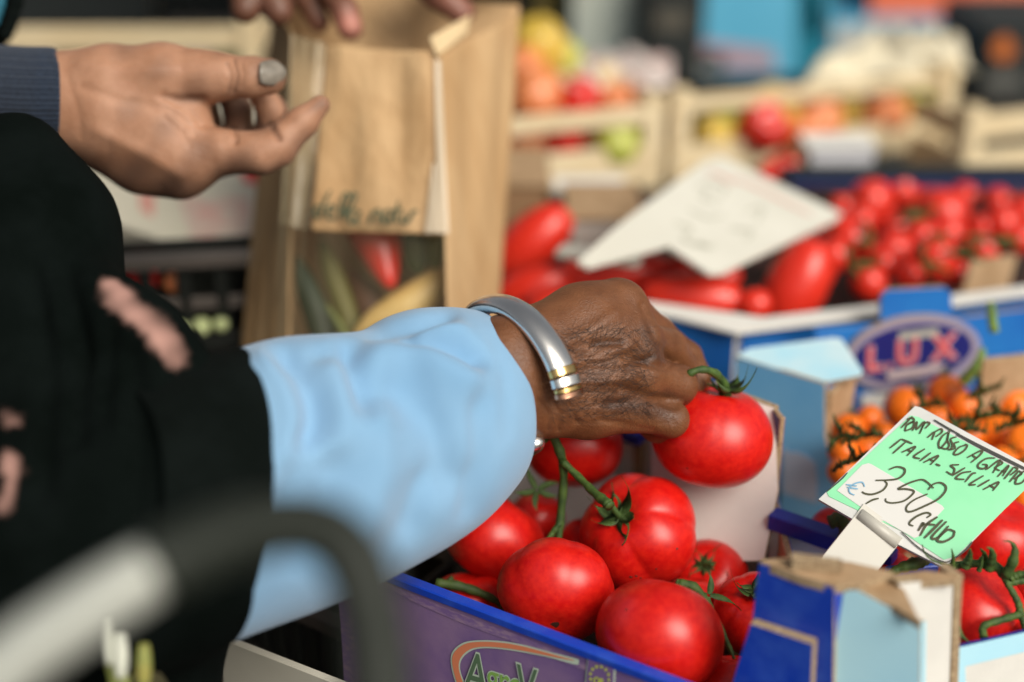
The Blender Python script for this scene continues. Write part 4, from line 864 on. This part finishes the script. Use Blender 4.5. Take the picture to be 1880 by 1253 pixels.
INKG = mat('bag_ink_green', (.03, .065, .035), .7)
ZB = 1880 / 260.
def zb(p): return zm(p, 540, 320, ZB)
SB = [[(480, 210), (400, 400), (350, 570)], [(390, 440), (300, 430), (270, 530), (330, 560), (390, 480)], [(440, 520), (530, 470), (500, 420), (440, 480), (460, 590), (560, 580)], [(600, 560), (700, 400), (720, 270), (660, 280), (620, 440), (600, 590)],
      [(660, 590), (780, 400), (820, 270), (760, 280), (690, 440), (680, 600)], [(850, 500), (780, 480), (730, 570), (760, 650), (840, 560), (870, 490), (830, 650), (870, 660)],
      [(1050, 480), (1020, 580), (990, 670)], [(1030, 560), (1100, 480), (1140, 500), (1110, 660)], [(1300, 500), (1230, 480), (1180, 570), (1210, 650), (1290, 560), (1310, 490), (1280, 650)], [(1390, 360), (1350, 560), (1370, 650)], [(1310, 480), (1440, 470)],
      [(1460, 500), (1430, 620), (1480, 640), (1540, 560)], [(1560, 490), (1530, 640)], [(1540, 560), (1600, 490), (1640, 510)]]
V, F = joinVF([ribbonVF(zb(s), 40 / ZB, off(pfl, .0062)) for s in SB]); mk('printed_script', V, F, INKG, bag, False)
GB = 'vegetables inside the paper bag'
def veg(name, rows, m, label, flat=1.0):
    q = spline(rows, 20); V, F = tubeVF([(*P(a, b, d), max(.0006, r * d / FPX)) for a, b, d, r in q], 16, flat=flat); o = mk(name, V, F, m); return tag(o, label, 'vegetable', GB)
veg('red_pepper', [(690, 395, 1.08, 4), (686, 415, 1.08, 48), (695, 450, 1.075, 44), (706, 490, 1.07, 30), (716, 522, 1.065, 14), (718, 530, 1.065, 2)], PRED, 'pointed red pepper showing in the clear window of the bag')
veg('courgette', [(755, 390, 1.085, 8), (758, 430, 1.085, 22), (765, 480, 1.08, 22), (770, 505, 1.08, 8)], DKGREEN, 'dark green courgette right of the red pepper in the bag')
veg('courgette', [(800, 390, 1.09, 8), (802, 430, 1.09, 18), (800, 470, 1.085, 18), (798, 500, 1.08, 6)], mat('veg_olive', (.20, .24, .04), .5), 'olive green courgette at the right side of the bag window')
veg('yellow_squash', [(650, 615, 1.06, 6), (690, 590, 1.06, 24), (750, 560, 1.06, 34), (810, 520, 1.065, 30), (830, 500, 1.07, 8)], mat('squash_ochre', (.62, .38, .10), .5, col2=(.70, .50, .20), nscale=20), 'ochre yellow squash lying aslant in the bag window')
veg('aubergine', [(690, 640, 1.05, 6), (720, 622, 1.05, 34), (770, 630, 1.05, 36), (800, 660, 1.05, 8)], mat('aubergine_purple', (.09, .008, .02), .35), 'dark purple aubergine at the bottom of the bag window')
veg('cucumber', [(545, 470, 1.075, 4), (560, 520, 1.075, 20), (590, 600, 1.07, 26), (610, 680, 1.07, 20)], mat('cuke_dark', (.010, .022, .008), .6), 'dark green cucumber leaning in the left of the bag')
veg('leek', [(590, 440, 1.085, 6), (610, 500, 1.085, 20), (640, 590, 1.08, 20), (650, 680, 1.08, 16)], mat('leek_olive', (.11, .10, .018), .6), 'olive brown leek beside the cucumber in the bag')
veg('green_bean', [(600, 560, 1.05, 3), (630, 610, 1.05, 7), (650, 670, 1.05, 5)], mat('bean_green', (.12, .14, .03), .6), 'green bean low in the left of the bag window')
veg('carrot', [(640, 500, 1.10, 10), (680, 560, 1.10, 34), (700, 640, 1.10, 30)], mat('carrot_brown', (.10, .03, .012), .6), 'brown shaded root behind the squash in the bag')
# ------------------------------------------------------------------ person with the blue sleeve
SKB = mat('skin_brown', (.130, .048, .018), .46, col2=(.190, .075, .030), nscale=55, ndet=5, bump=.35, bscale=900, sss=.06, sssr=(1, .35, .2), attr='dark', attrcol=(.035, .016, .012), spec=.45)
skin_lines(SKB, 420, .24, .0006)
pa = empty('person', P(150, 1100, .74) * 1.0, 'person in a black coat and sky blue sleeve reaching for a tomato', 'person', 'people at the market stall')
pa.location.z = 0
f = C(.840)
palm = chain(f, (720, 765, -62, 24), (840, 732, -44, 24), (930, 700, -30, 23)) + chain(f, (930, 655, -28, 23.5), (1000, 640, -16, 22)) + chain(f, (930, 735, -30, 20), (1000, 735, -18, 19)) \
    + chain(f, (1000, 635, -14, 22), (1070, 595, -2, 21), (1133, 567, 8, 17.5)) + chain(f, (1000, 660, -14, 20), (1100, 635, -6, 18), (1165, 625, -1, 15)) \
    + chain(f, (1000, 700, -16, 20), (1100, 690, -8, 17), (1172, 688, -3, 14)) + chain(f, (1005, 738, -16, 17), (1080, 748, -6, 15.5), (1150, 748, 0, 13.5)) \
    + chain(f, (1040, 680, 8, 18), (1120, 660, 16, 16))
idx = chain(f, (1138, 572, 10, 16), (1205, 612, 44, 10.8), (1262, 655, 58, 9), (1285, 690, 44, 7.5))
mid = chain(f, (1165, 627, 0, 13.5), (1226, 640, 30, 11.2), (1262, 682, 46, 9), (1272, 708, 40, 7.5))
rng = chain(f, (1174, 690, -2, 13), (1246, 706, 18, 11.4), (1236, 744, 38, 9), (1205, 752, 36, 7.5))
pnk = chain(f, (1150, 750, 0, 13), (1231, 770, 9, 10.6), (1206, 786, 27, 8.6), (1175, 772, 28, 7))
thb = chain(f, (1040, 650, 14, 15), (1130, 640, 42, 12.5), (1215, 665, 60, 10.5), (1283, 700, 52, 8))
V, F = sdf_mesh([palm, idx, mid, rng, pnk, thb], .012, .0016, .00135)
V = laplace(V, F, 2, .5)
marks = [([(1090, 633), (1112, 629), (1140, 631)], 7, .0016), ([(1152, 676), (1175, 664), (1195, 656)], 6, .0016), ([(1120, 742), (1165, 735), (1200, 742)], 8, .0012),
         ([(1010, 640), (1080, 610), (1130, 575)], 12, -.0015), ([(1020, 675), (1100, 655), (1160, 632)], 9, -.0012), ([(1020, 705), (1100, 700), (1165, 693)], 9, -.0010), ([(1150, 655), (1190, 668), (1225, 676)], 8, .0022),
         ([(1140, 715), (1190, 728), (1240, 745)], 9, .0020), ([(1180, 560), (1195, 600), (1215, 640), (1228, 668)], 7, .0016), ([(1010, 735), (1030, 760), (1025, 790)], 4, .0012), ([(990, 735), (1008, 760), (1005, 790)], 4, .0010), ([(1045, 745), (1060, 775)], 4, .0008),
         ([(1100, 770), (1150, 782), (1200, 790)], 6, .0008), ([(1060, 655), (1095, 645)], 5, .0006)]
rs = random.Random(3)
for i in range(16):                                   # fine folds over the little finger's knuckle and hand edge
    x = 1120 + i * 7; marks.append(([(x, 748 + rs.uniform(-3, 3)), (x + 6, 765), (x + 18, 780)], 1.8, .00045))
for i in range(10):
    y = 650 + i * 14; marks.append(([(1065 + rs.uniform(-20, 20), y), (1105, y + rs.uniform(-6, 6)), (1150, y + rs.uniform(-8, 8))], 2.2, .0004))
for i in range(8):
    marks.append(([(1000 + i * 8, 590 + i * 3), (1006 + i * 8, 640), (1004 + i * 7, 700)], 2.0, .0003))
V, N = carve(V, F, marks)
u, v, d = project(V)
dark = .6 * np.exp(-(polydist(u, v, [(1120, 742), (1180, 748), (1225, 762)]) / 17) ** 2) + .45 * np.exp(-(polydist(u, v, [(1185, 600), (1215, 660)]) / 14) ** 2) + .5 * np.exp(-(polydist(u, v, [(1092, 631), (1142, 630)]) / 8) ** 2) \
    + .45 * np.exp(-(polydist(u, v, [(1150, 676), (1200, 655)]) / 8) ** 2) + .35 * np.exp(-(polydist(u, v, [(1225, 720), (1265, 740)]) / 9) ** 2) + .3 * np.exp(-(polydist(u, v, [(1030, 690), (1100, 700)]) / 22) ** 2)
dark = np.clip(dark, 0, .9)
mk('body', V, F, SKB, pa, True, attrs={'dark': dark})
# hair on the back of the hand
vd = np.array([0, 0, CZ]) - V; vd /= np.linalg.norm(vd, axis=1)[:, None]; face = (N * vd).sum(1)
cand = np.where((u > 1010) & (u < 1190) & (v > 600) & (v < 770) & (face > .25) & (v - 560 > (u - 1000) * .12))[0]
rs = random.Random(8); parts = []
for i in rs.sample(list(cand), min(760, len(cand))):
    p = Vector(V[i]); n = Vector(N[i]); a = rs.gauss(-.15, .55) + .5 * math.sin(u[i] * .03); L = rs.uniform(.007, .015)
    dr = (Vector((math.cos(a), 0, 0)) + Vector((0, -SP, -CP)) * math.sin(a) * -1); dr = (dr - n * dr.dot(n)).normalized()
    sw = n.cross(dr) * rs.uniform(-.35, .35)
    path = [(*(p + n * .0004 + (dr + sw * t) * L * t + n * .0012 * math.sin(t * 2.6)), .00008 * (1.2 - t)) for t in np.linspace(0, 1, 5)]
    parts.append(tubeVF(path, 3, False))
Vh, Fh = joinVF(parts); hh = mk('arm_hair', Vh, Fh, mat('hair_black', (.006, .005, .005), .5), pa); hh['kind'] = 'stuff'
# bracelet: open bangle
BC = P(950, 690, .818); BA = P(915, 558, .818) - BC; BB = P(1040, 706, .786) - BC
def bang(t0, t1, n, wr, tr, infl=1.0, seg=20, endcap=True):
    V = []; F = []; ax = BA.cross(BB).normalized()
    for i in range(n):
        s = i / (n - 1); t = R(t0 + (t1 - t0) * s); p = BC + BA * math.cos(t) + BB * math.sin(t); rad = (p - BC).normalized(); tg = (-BA * math.sin(t) + BB * math.cos(t)).normalized(); rad = ax.cross(tg); rad = rad if rad.dot(p - BC) > 0 else -rad; rad.normalize()
        e = 1.0
        if endcap: e = min(1, math.sqrt(max(0.0, 1 - (1 - min(s, 1 - s) / .03) ** 2)) + .02) if min(s, 1 - s) < .03 else 1
        for j in range(seg):
            a = 2 * math.pi * j / seg; V.append(p + (ax * math.cos(a) * wr + rad * math.sin(a) * tr) * e * infl)
    for i in range(n - 1):
        for j in range(seg): F.append([i * seg + j, i * seg + (j + 1) % seg, (i + 1) * seg + (j + 1) % seg, (i + 1) * seg + j])
    F.append(list(range(seg))); F.append(list(range((n - 1) * seg, n * seg))[::-1]); return V, F
br = mk('bracelet', *bang(84, -181, 90, .0094, .0056, endcap=True), SILVER, pa)
br['label'] = 'silver open bangle with gold, silver and copper bands'
for (a0, a1, m_, sc) in ((78, 83.5, GOLD, 1.10), (84.5, 91, SILVER, 1.14), (92, 95, GOLD, 1.06), (95.5, 99, COPPER, 1.1)):
    mk('band', *bang(a0, a1, 8, .0088, .0054, sc, endcap=False), m_, br)
for c in br.children: c.matrix_parent_inverse = Matrix()
V, F = fruitVF(24, 16, zs=.8, la=0, dim=0, bot=0); kc = P(980, 812, .812); kr = 21 * .812 / FPX
mk('terminal', [kc + Vector(p_) * kr for p_ in V], F, SILVER, br)
# sleeve: lofted rings, tilted as the arm reaches away
def ring(cu, cv, cd, upx, near, n=72):
    (uu, uv), (nu, nv, nd) = upx, near
    return [(cu + math.cos(t) * uu + math.sin(t) * nu, cv + math.cos(t) * uv + math.sin(t) * nv, cd + math.sin(t) * nd) for t in np.linspace(0, 2 * math.pi, n, endpoint=False)]
keys = [  # top u,v  bottom u,v  centre depth  near du, near depth
    (425, 643, 380, 1188, .730, 70, -.050), (445, 640, 400, 1185, .735, 78, -.052), (520, 620, 470, 1160, .75, 88, -.054), (600, 613, 560, 1128, .765, 95, -.054), (680, 606, 670, 1078, .782, 95, -.053), (725, 582, 740, 1042, .79, 95, -.052), (770, 567, 800, 1010, .80, 95, -.05),
    (820, 563, 858, 968, .812, 95, -.046), (858, 566, 905, 915, .824, 88, -.042), (874, 571, 922, 888, .829, 82, -.040), (876, 577, 921, 880, .831, 78, -.037), (864, 590, 905, 868, .829, 68, -.033), (800, 610, 845, 870, .815, 66, -.030)]
kk = spline([list(k_) for k_ in keys], 200); NR = 320; V = []
for (tu, tv, bu, bv, cd, nu_, nd) in kk:
    cu, cv = (tu + bu) / 2, (tv + bv) / 2
    for t in np.linspace(0, 2 * math.pi, NR, endpoint=False):
        c_, s_ = math.cos(t), math.sin(t); s2 = math.copysign(abs(s_) ** .9, s_)
        V.append(P(cu + c_ * (tu - cu) + s2 * nu_, cv + c_ * (tv - cv) + s2 * 6, cd + s2 * nd))
V = np.array([tuple(p) for p in V]); F = np.array([[i * NR + j, (i + 1) * NR + j, (i + 1) * NR + (j + 1) % NR, i * NR + (j + 1) % NR] for i in range(199) for j in range(NR)])
smk = [([(515, 648), (552, 685), (576, 735), (578, 785), (560, 815)], 15, .016), ([(490, 655), (530, 705), (545, 765), (535, 830)], 22, -.007), ([(636, 640), (652, 680), (670, 725), (672, 750)], 13, .017), ([(607, 640), (628, 690), (636, 750), (622, 830)], 18, -.006), ([(588, 646), (596, 654)], 11, .011),
       ([(690, 616), (735, 596), (785, 584), (825, 574)], 10, .013), ([(742, 618), (790, 618), (845, 634), (884, 660)], 12, .013), ([(715, 604), (780, 602), (850, 608)], 11, -.005), ([(690, 655), (780, 655), (860, 700)], 26, -.006),
       ([(730, 710), (800, 780), (830, 880)], 34, .008), ([(880, 740), (888, 840), (862, 940)], 16, .005), ([(690, 760), (700, 860), (660, 980)], 30, -.006), ([(610, 850), (600, 920), (560, 1010)], 26, .007), ([(780, 880), (750, 970)], 22, .006),
       ([(905, 620), (930, 700), (930, 800)], 9, .0025), ([(540, 880), (520, 960)], 26, .006)]
V, _ = carve(V, F, [(p_, w_, d_ * 1.25) for p_, w_, d_ in smk], .5); V = laplace(V, F, 36, .6)
rs_ = np.random.RandomState(4); N2 = vnormals(V, F); N2 = N2 if (N2 * (V - V.mean(0))).sum() > 0 else -N2; wob = sum(np.sin(V @ rs_.uniform(-60, 60, 3) + rs_.uniform(0, 6)) for _ in range(7)) / 7; V = V + N2 * (wob * .0012)[:, None]
sv = mk('sleeve', V, F, SLEEVE, pa); sv['label'] = 'loose sky blue turned-up sleeve'
# coat
f = C(.74)
coat = chain(f, (-60, 420, 60, 42), (40, 460, 40, 42), (70, 700, 10, 45), (110, 980, -20, 62)) + chain(f, (30, 292, 48, 26), (60, 400, 40, 38)) + chain(f, (110, 980, -20, 62), (230, 960, -10, 72), (310, 925, -6, 74)) \
    + chain(f, (90, 560, 20, 34), (185, 580, -10, 16), (262, 620, -22, 13.5), (310, 668, -26, 12)) + chain(f, (-200, 500, 90, 80), (-200, 1000, 60, 110), (-150, 1600, 60, 120), (-100, 2600, 60, 130)) + chain(f, (150, 1000, 10, 60), (240, 1160, 30, 42), (250, 1420, 40, 48))
V, F = sdf_mesh([coat], .03, .01, .004, pad=.03)
V = laplace(V, F, 4, .6)
cmk = [([(330, 660), (345, 760), (320, 900)], 14, .004), ([(240, 650), (260, 800), (240, 1000)], 20, .005), ([(120, 500), (150, 650), (140, 800)], 20, .006), ([(60, 500), (90, 700), (80, 900)], 18, .005), ([(200, 600), (190, 760)], 16, .005)]
V, _ = carve(V, F, cmk, .4)
u, v, d = project(V); nz = sum(np.sin(V @ k_ + p_) for k_, p_ in zip(np.random.RandomState(2).uniform(-420, 420, (8, 3)), range(8))) / 3.2
pr = np.zeros(len(V))
for pts, wd in (([(205, 540), (250, 572), (292, 602), (322, 655)], 29), ([(15, 765), (17, 770)], 17), ([(22, 850), (22, 860)], 20), ([(16, 890), (4, 940)], 13)):
    pr = np.maximum(pr, np.clip((wd - polydist(u, v, pts) + nz * 5) / 8, 0, 1))
pr *= np.clip(.75 + .45 * nz, .2, 1)
mk('coat', V, F, mat('coat_black_floral', (.0020, .0036, .0030), 1.0, col2=(.0038, .0060, .0055), nscale=30, bump=.4, bscale=900, spec=.04, attr='print', attrcol=(.42, .24, .20)), pa, attrs={'print': pr})
# cuff lip of the black coat over the blue sleeve
V = []
ck0, ck1 = np.array((230, 690, 200, 1150, .70, 95, -.055)), np.array((445, 640, 400, 1185, .735, 78, -.052))
for (k0, grow) in ((0, .9), (.3, 1.0), (.7, 1.02), (.95, 1.025), (1.0, 1.0), (.9, .97)):
    a, b = ck0, ck1; tu, tv, bu, bv, cd, nu_, nd = a + (b - a) * k0; cu, cv = (tu + bu) / 2, (tv + bv) / 2
    for t in np.linspace(0, 2 * math.pi, NR, endpoint=False): V.append(P(cu + grow * (math.cos(t) * (tu - cu) + math.sin(t) * nu_), cv + grow * (math.cos(t) * (tv - cv) + math.sin(t) * 6), cd + grow * math.sin(t) * nd))
F = [[i * NR + j, (i + 1) * NR + j, (i + 1) * NR + (j + 1) % NR, i * NR + (j + 1) % NR] for i in range(5) for j in range(NR)]
mk('coat_cuff', V, F, COAT, pa)
def scarf(name, rows, par, m):
    q = spline(rows, 40); rs = np.random.RandomState(len(rows)); V, F = tubeVF([(*P(a, b, d), r * d / FPX * (1 + .08 * math.sin(i * .9))) for i, (a, b, d, r) in enumerate(q)], 20, flat=.7)
    return mk(name, V, F, m, par)
# ------------------------------------------------------------------ person with the outstretched hand
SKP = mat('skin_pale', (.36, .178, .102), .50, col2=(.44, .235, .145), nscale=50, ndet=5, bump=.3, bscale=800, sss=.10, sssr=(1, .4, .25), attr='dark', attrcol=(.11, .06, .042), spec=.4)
skin_lines(SKP, 520, .22, .0005)
pb = empty('person', (-.42, .95, 0), 'person in a navy ribbed cardigan holding out an open dirty hand', 'person', 'people at the market stall')
f = C(.925)
palm = chain(f, (-60, 172, 10, 17), (85, 170, 0, 17.5), (120, 165, 0, 20)) + chain(f, (-60, 200, 10, 16), (85, 198, 0, 17), (130, 215, 0, 21)) + chain(f, (130, 160, 0, 19.5), (200, 150, -3, 20), (300, 143, -6, 18.5), (385, 142, -10, 14.5)) \
    + chain(f, (128, 202, 2, 23.5), (210, 225, 3, 27), (300, 262, 3, 24), (350, 292, 2, 20)) + chain(f, (150, 240, 14, 15), (260, 300, 12, 16), (328, 326, 8, 12.5)) + chain(f, (210, 190, 0, 24), (310, 215, -1, 17), (350, 222, -1, 10))
thm = chain(f, (370, 140, -10, 15), (420, 142, -13, 13.2), (462, 142, -15, 12.6), (493, 141, -15, 11.6))
idx = chain(f, (345, 288, 0, 19.5), (405, 280, -6, 14.5), (480, 281, -10, 13.6), (508, 270, -10, 12.6), (555, 225, -8, 9.8), (588, 193, -8, 6.6))
mid = chain(f, (345, 300, 24, 17), (430, 285, 32, 12), (492, 262, 34, 11), (500, 205, 26, 10), (480, 172, 18, 8.5))
rng = chain(f, (330, 295, 40, 15), (400, 280, 48, 11), (440, 250, 50, 10.5), (436, 200, 42, 9.5), (420, 175, 34, 8))
pnk = chain(f, (320, 280, 52, 12), (365, 260, 60, 9.5), (384, 225, 58, 8.5), (378, 195, 50, 8), (372, 180, 44, 7))
V, F = sdf_mesh([palm, thm, idx, mid, rng, pnk], .014, .0016, .0014, kpalm=.010)
V = laplace(V, F, 2, .5)
marks = [([(418, 118), (424, 140), (420, 165)], 4, .0010), ([(428, 112), (436, 140), (430, 168)], 4, .0009), ([(442, 118), (447, 140), (442, 160)], 4, .0008), ([(428, 238), (433, 252), (431, 262)], 5, .0022), ([(498, 232), (506, 246), (512, 254)], 6, .0022), ([(345, 238), (380, 240), (425, 246)], 7, -.0010),
         ([(300, 178), (330, 186), (372, 184)], 8, .0022), ([(318, 190), (350, 205), (372, 235)], 4, .0008), ([(310, 200), (340, 222), (360, 250)], 4, .0007), ([(300, 215), (330, 240), (350, 270)], 4, .0006), ([(150, 120), (230, 130), (320, 128)], 14, -.0012), ([(180, 240), (270, 285), (330, 320)], 12, -.0012), ([(150, 160), (220, 185), (300, 200)], 10, .0010), ([(120, 135), (140, 190), (150, 250)], 8, .0006)]
rs = random.Random(5)
for i in range(10): marks.append(([(360 + rs.uniform(-8, 8), 215 + i * 8), (395, 222 + i * 9)], 2, .00035))
V, N = carve(V, F, marks)
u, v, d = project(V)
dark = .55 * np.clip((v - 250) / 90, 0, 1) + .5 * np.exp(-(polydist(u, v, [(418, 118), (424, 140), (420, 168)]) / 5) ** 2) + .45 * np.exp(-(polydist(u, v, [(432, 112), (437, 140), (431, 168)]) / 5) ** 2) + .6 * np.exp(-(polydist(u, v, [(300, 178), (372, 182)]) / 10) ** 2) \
    + .5 * np.exp(-(polydist(u, v, [(500, 235), (514, 256)]) / 7) ** 2) + .5 * np.exp(-(polydist(u, v, [(430, 240), (432, 262)]) / 6) ** 2) + .4 * np.exp(-(polydist(u, v, [(540, 218), (590, 190)]) / 9) ** 2) + .7 * (d > .944) * (u > 370) + .5 * np.exp(-(polydist(u, v, [(500, 165), (527, 145)]) / 6) ** 2)  # the depth term paints shade onto the fingers curled behind
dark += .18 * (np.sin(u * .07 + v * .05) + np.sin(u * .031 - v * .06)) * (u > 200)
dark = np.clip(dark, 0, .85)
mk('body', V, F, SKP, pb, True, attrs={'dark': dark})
# thumbnail: curved plate in the thumb's own frame
tc = P(500, 134, .925 - .0245)
ex_ = (P(527, 134, .925 - .016) - P(476, 134, .925 - .027)); eyv = (P(500, 112, .925 - .019) - P(500, 160, .925 - .019)); en = ex_.cross(eyv).normalized(); en = en if en.dot(Vector((0, 0, CZ)) - tc) > 0 else -en
V = []; F = []; nn_ = 14
for i in range(nn_ + 1):
    for j in range(nn_ + 1):
        a, b = (i / nn_ - .5) * 2, (j / nn_ - .5) * 2
        sa = a * math.sqrt(1 - .5 * b * b) if a > 0 else a * math.sqrt(1 - .25 * b * b); sb_ = b * math.sqrt(1 - .45 * a * a)
        V.append(tc + ex_ * .5 * sa + eyv * .5 * sb_ - en * (.0016 * a * a * (a > 0) + .0042 * b * b * .8 + .0004) + en * .0029)
for i in range(nn_):
    for j in range(nn_): F.append([i * (nn_ + 1) + j, (i + 1) * (nn_ + 1) + j, (i + 1) * (nn_ + 1) + j + 1, i * (nn_ + 1) + j + 1])
nl = mk('thumbnail', V, F, mat('nail_grey', (.17, .15, .12), .32, col2=(.27, .24, .20), nscale=120, coat=.3), pb); md = nl.modifiers.new('t', 'SOLIDIFY'); md.thickness = .0012; md.offset = -1
# cardigan sleeve with ribbed cuff
V = []; NRb = 240; ks = spline([(-260, 60, 280, 1.0, .045), (-80, 78, 268, .95, .037), (40, 86, 270, .93, .0355), (85, 87, 270, .927, .0350), (99, 89, 269, .926, .0345), (104, 94, 266, .926, .033), (100, 103, 258, .926, .030), (60, 110, 252, .928, .028)], 70)
for (uu, t_, b_, cd, nd) in ks:
    for j in range(NRb):
        t = 2 * math.pi * j / NRb; rb = 1 + (.016 if math.sin(t * 60) > 0 else -.016) * (1 if uu > -60 else .3); V.append(P(uu + math.sin(t) * 6, (t_ + b_) / 2 + math.cos(t) * rb * (t_ - b_) / 2, cd - math.sin(t) * nd * rb))
F = [[i * NRb + j, (i + 1) * NRb + j, (i + 1) * NRb + (j + 1) % NRb, i * NRb + (j + 1) % NRb] for i in range(69) for j in range(NRb)]
mk('ribbed_cuff', V, F, NAVYK, pb)
f = C(1.0)
V, F = sdf_mesh([chain(f, (-120, 190, -40, 45), (-260, 300, 0, 60), (-420, 520, 20, 75)) + chain(f, (-420, 200, 60, 110), (-420, 900, 60, 150), (-400, 1800, 60, 150))], .03, .01, .007, pad=.03)
mk('cardigan', V, F, NAVYK, pb)
pd_ = empty('person', (-.62, 1.35, 0), 'person in a dark jacket with a teal edge at the upper left corner', 'person', 'people at the market stall')
f = C(1.05)
V, F = sdf_mesh([chain(f, (-60, -150, 0, 32), (-50, 20, 0, 26), (-70, 70, 0, 20)) + chain(f, (-260, -200, 120, 110), (-300, 900, 120, 150))], .03, .01, .007, pad=.03)
mk('jacket', V, F, COAT, pd_)
scarf('jacket_trim', [(6, -60, 1.0, 16), (-4, 0, 1.0, 16), (-14, 45, 1.0, 12)], pd_, mat('teal_trim', (.01, .12, .18), .7))
scarf('jacket_fringe', [(40, -60, 1.01, 20), (24, 20, 1.01, 16), (8, 70, 1.01, 14)], pd_, COAT)
# ------------------------------------------------------------------ vendor holding the bag open
pv = empty('person', (-.1, 1.75, 0), 'vendor behind the stall whose fingers hold the top of the paper bag open', 'person', 'people at the market stall')
SKV = mat('skin_vendor', (.12, .05, .028), .5, col2=(.17, .07, .045), nscale=40, attr='dark', attrcol=(.50, .20, .15), sss=.05)
f = C(1.09)
palmv = chain(f, (470, -260, 90, 30), (480, -120, 40, 30), (490, -70, 20, 26)) + chain(f, (490, -70, 20, 26), (560, -70, 10, 22)) + chain(f, (475, -60, 10, 24), (478, -25, -20, 20))
fi = [chain(f, (560, -70, 10, 16), (605, -20, 0, 11), (632, 20, -6, 10.5), (643, 52, -8, 10)), chain(f, (520, -60, 0, 16), (560, -10, 10, 11), (585, 40, 14, 9)), chain(f, (470, -50, -20, 14), (455, 0, -45, 12), (450, 18, -48, 10.5)), chain(f, (490, -40, -20, 14), (505, 5, -45, 12), (512, 22, -48, 10.5))]
V, F = sdf_mesh([palmv] + fi, .014, .002, .002); V = laplace(V, F, 2)
u, v, d = project(V); dk = np.exp(-(np.hypot(u - 640, v - 45) / 26) ** 2)
palmw = chain(f, (1080, -300, 60, 28), (960, -150, 30, 28), (900, -90, 15, 25)); 
gi = [chain(f, (880, -90, 10, 16), (800, -60, 0, 12), (760, -40, -6, 10), (720, -45, -10, 9)), chain(f, (860, -80, -5, 15), (800, -20, -12, 10.5), (850, 22, -5, 9.5)), chain(f, (760, -50, -5, 13), (800, -10, -8, 10.5), (845, 24, -8, 9))]
V2, F2 = sdf_mesh([palmw] + gi, .014, .002, .002); V2 = laplace(V2, F2, 2)
k0 = len(V); V = np.vstack([V, V2]); F = np.vstack([F, F2 + k0]); dk = np.concatenate([dk, np.full(len(V2), .25)])
mk('body', V, F, SKV, pv, True, attrs={'dark': dk})
f = C(1.3)
V, F = sdf_mesh([chain(f, (470, -330, 0, 45), (500, -500, 160, 60), (600, -800, 420, 80)) + chain(f, (1060, -380, 0, 45), (1000, -560, 160, 60), (900, -800, 420, 80)) + chain(C(1.75), (750, -700, 0, 120), (750, -100, 60, 160), (750, 300, 120, 160))], .03, .01, .01, pad=.03)
mk('dark_sweater', V, F, COAT, pv)
# ------------------------------------------------------------------ walking-frame handle close to the camera
wf = empty('walking_frame', (-.12, .33, 0), 'curved metal handle with a dark grey foam grip in the blurred foreground', 'walking frame')
METAL = mat('pale_metal', (.60, .62, .56), .32, .4); FOAM = mat('grip_foam', (.016, .020, .015), .55, bump=.3, bscale=500, spec=.3)
tube('handle_tube', [(-420, 1700, .40, 52), (-150, 1400, .405, 52), (0, 1235, .41, 62), (130, 1140, .413, 62), (255, 1062, .416, 58), (330, 1020, .418, 50)], METAL, wf, 40, 24)
tube('grip', [(285, 1045, .416, 68), (330, 1022, .418, 68), (420, 985, .42, 66), (510, 965, .42, 60), (590, 972, .42, 60), (650, 1025, .418, 62), (680, 1120, .415, 62), (695, 1220, .41, 66), (700, 1340, .405, 66), (702, 1460, .40, 60)], FOAM, wf, 60, 28)
o = tube('handle_tube', [(702, 1450, .40, 48), (705, 1700, .385, 48), (705, 2600, .36, 48)], METAL, wf, 16, 20)
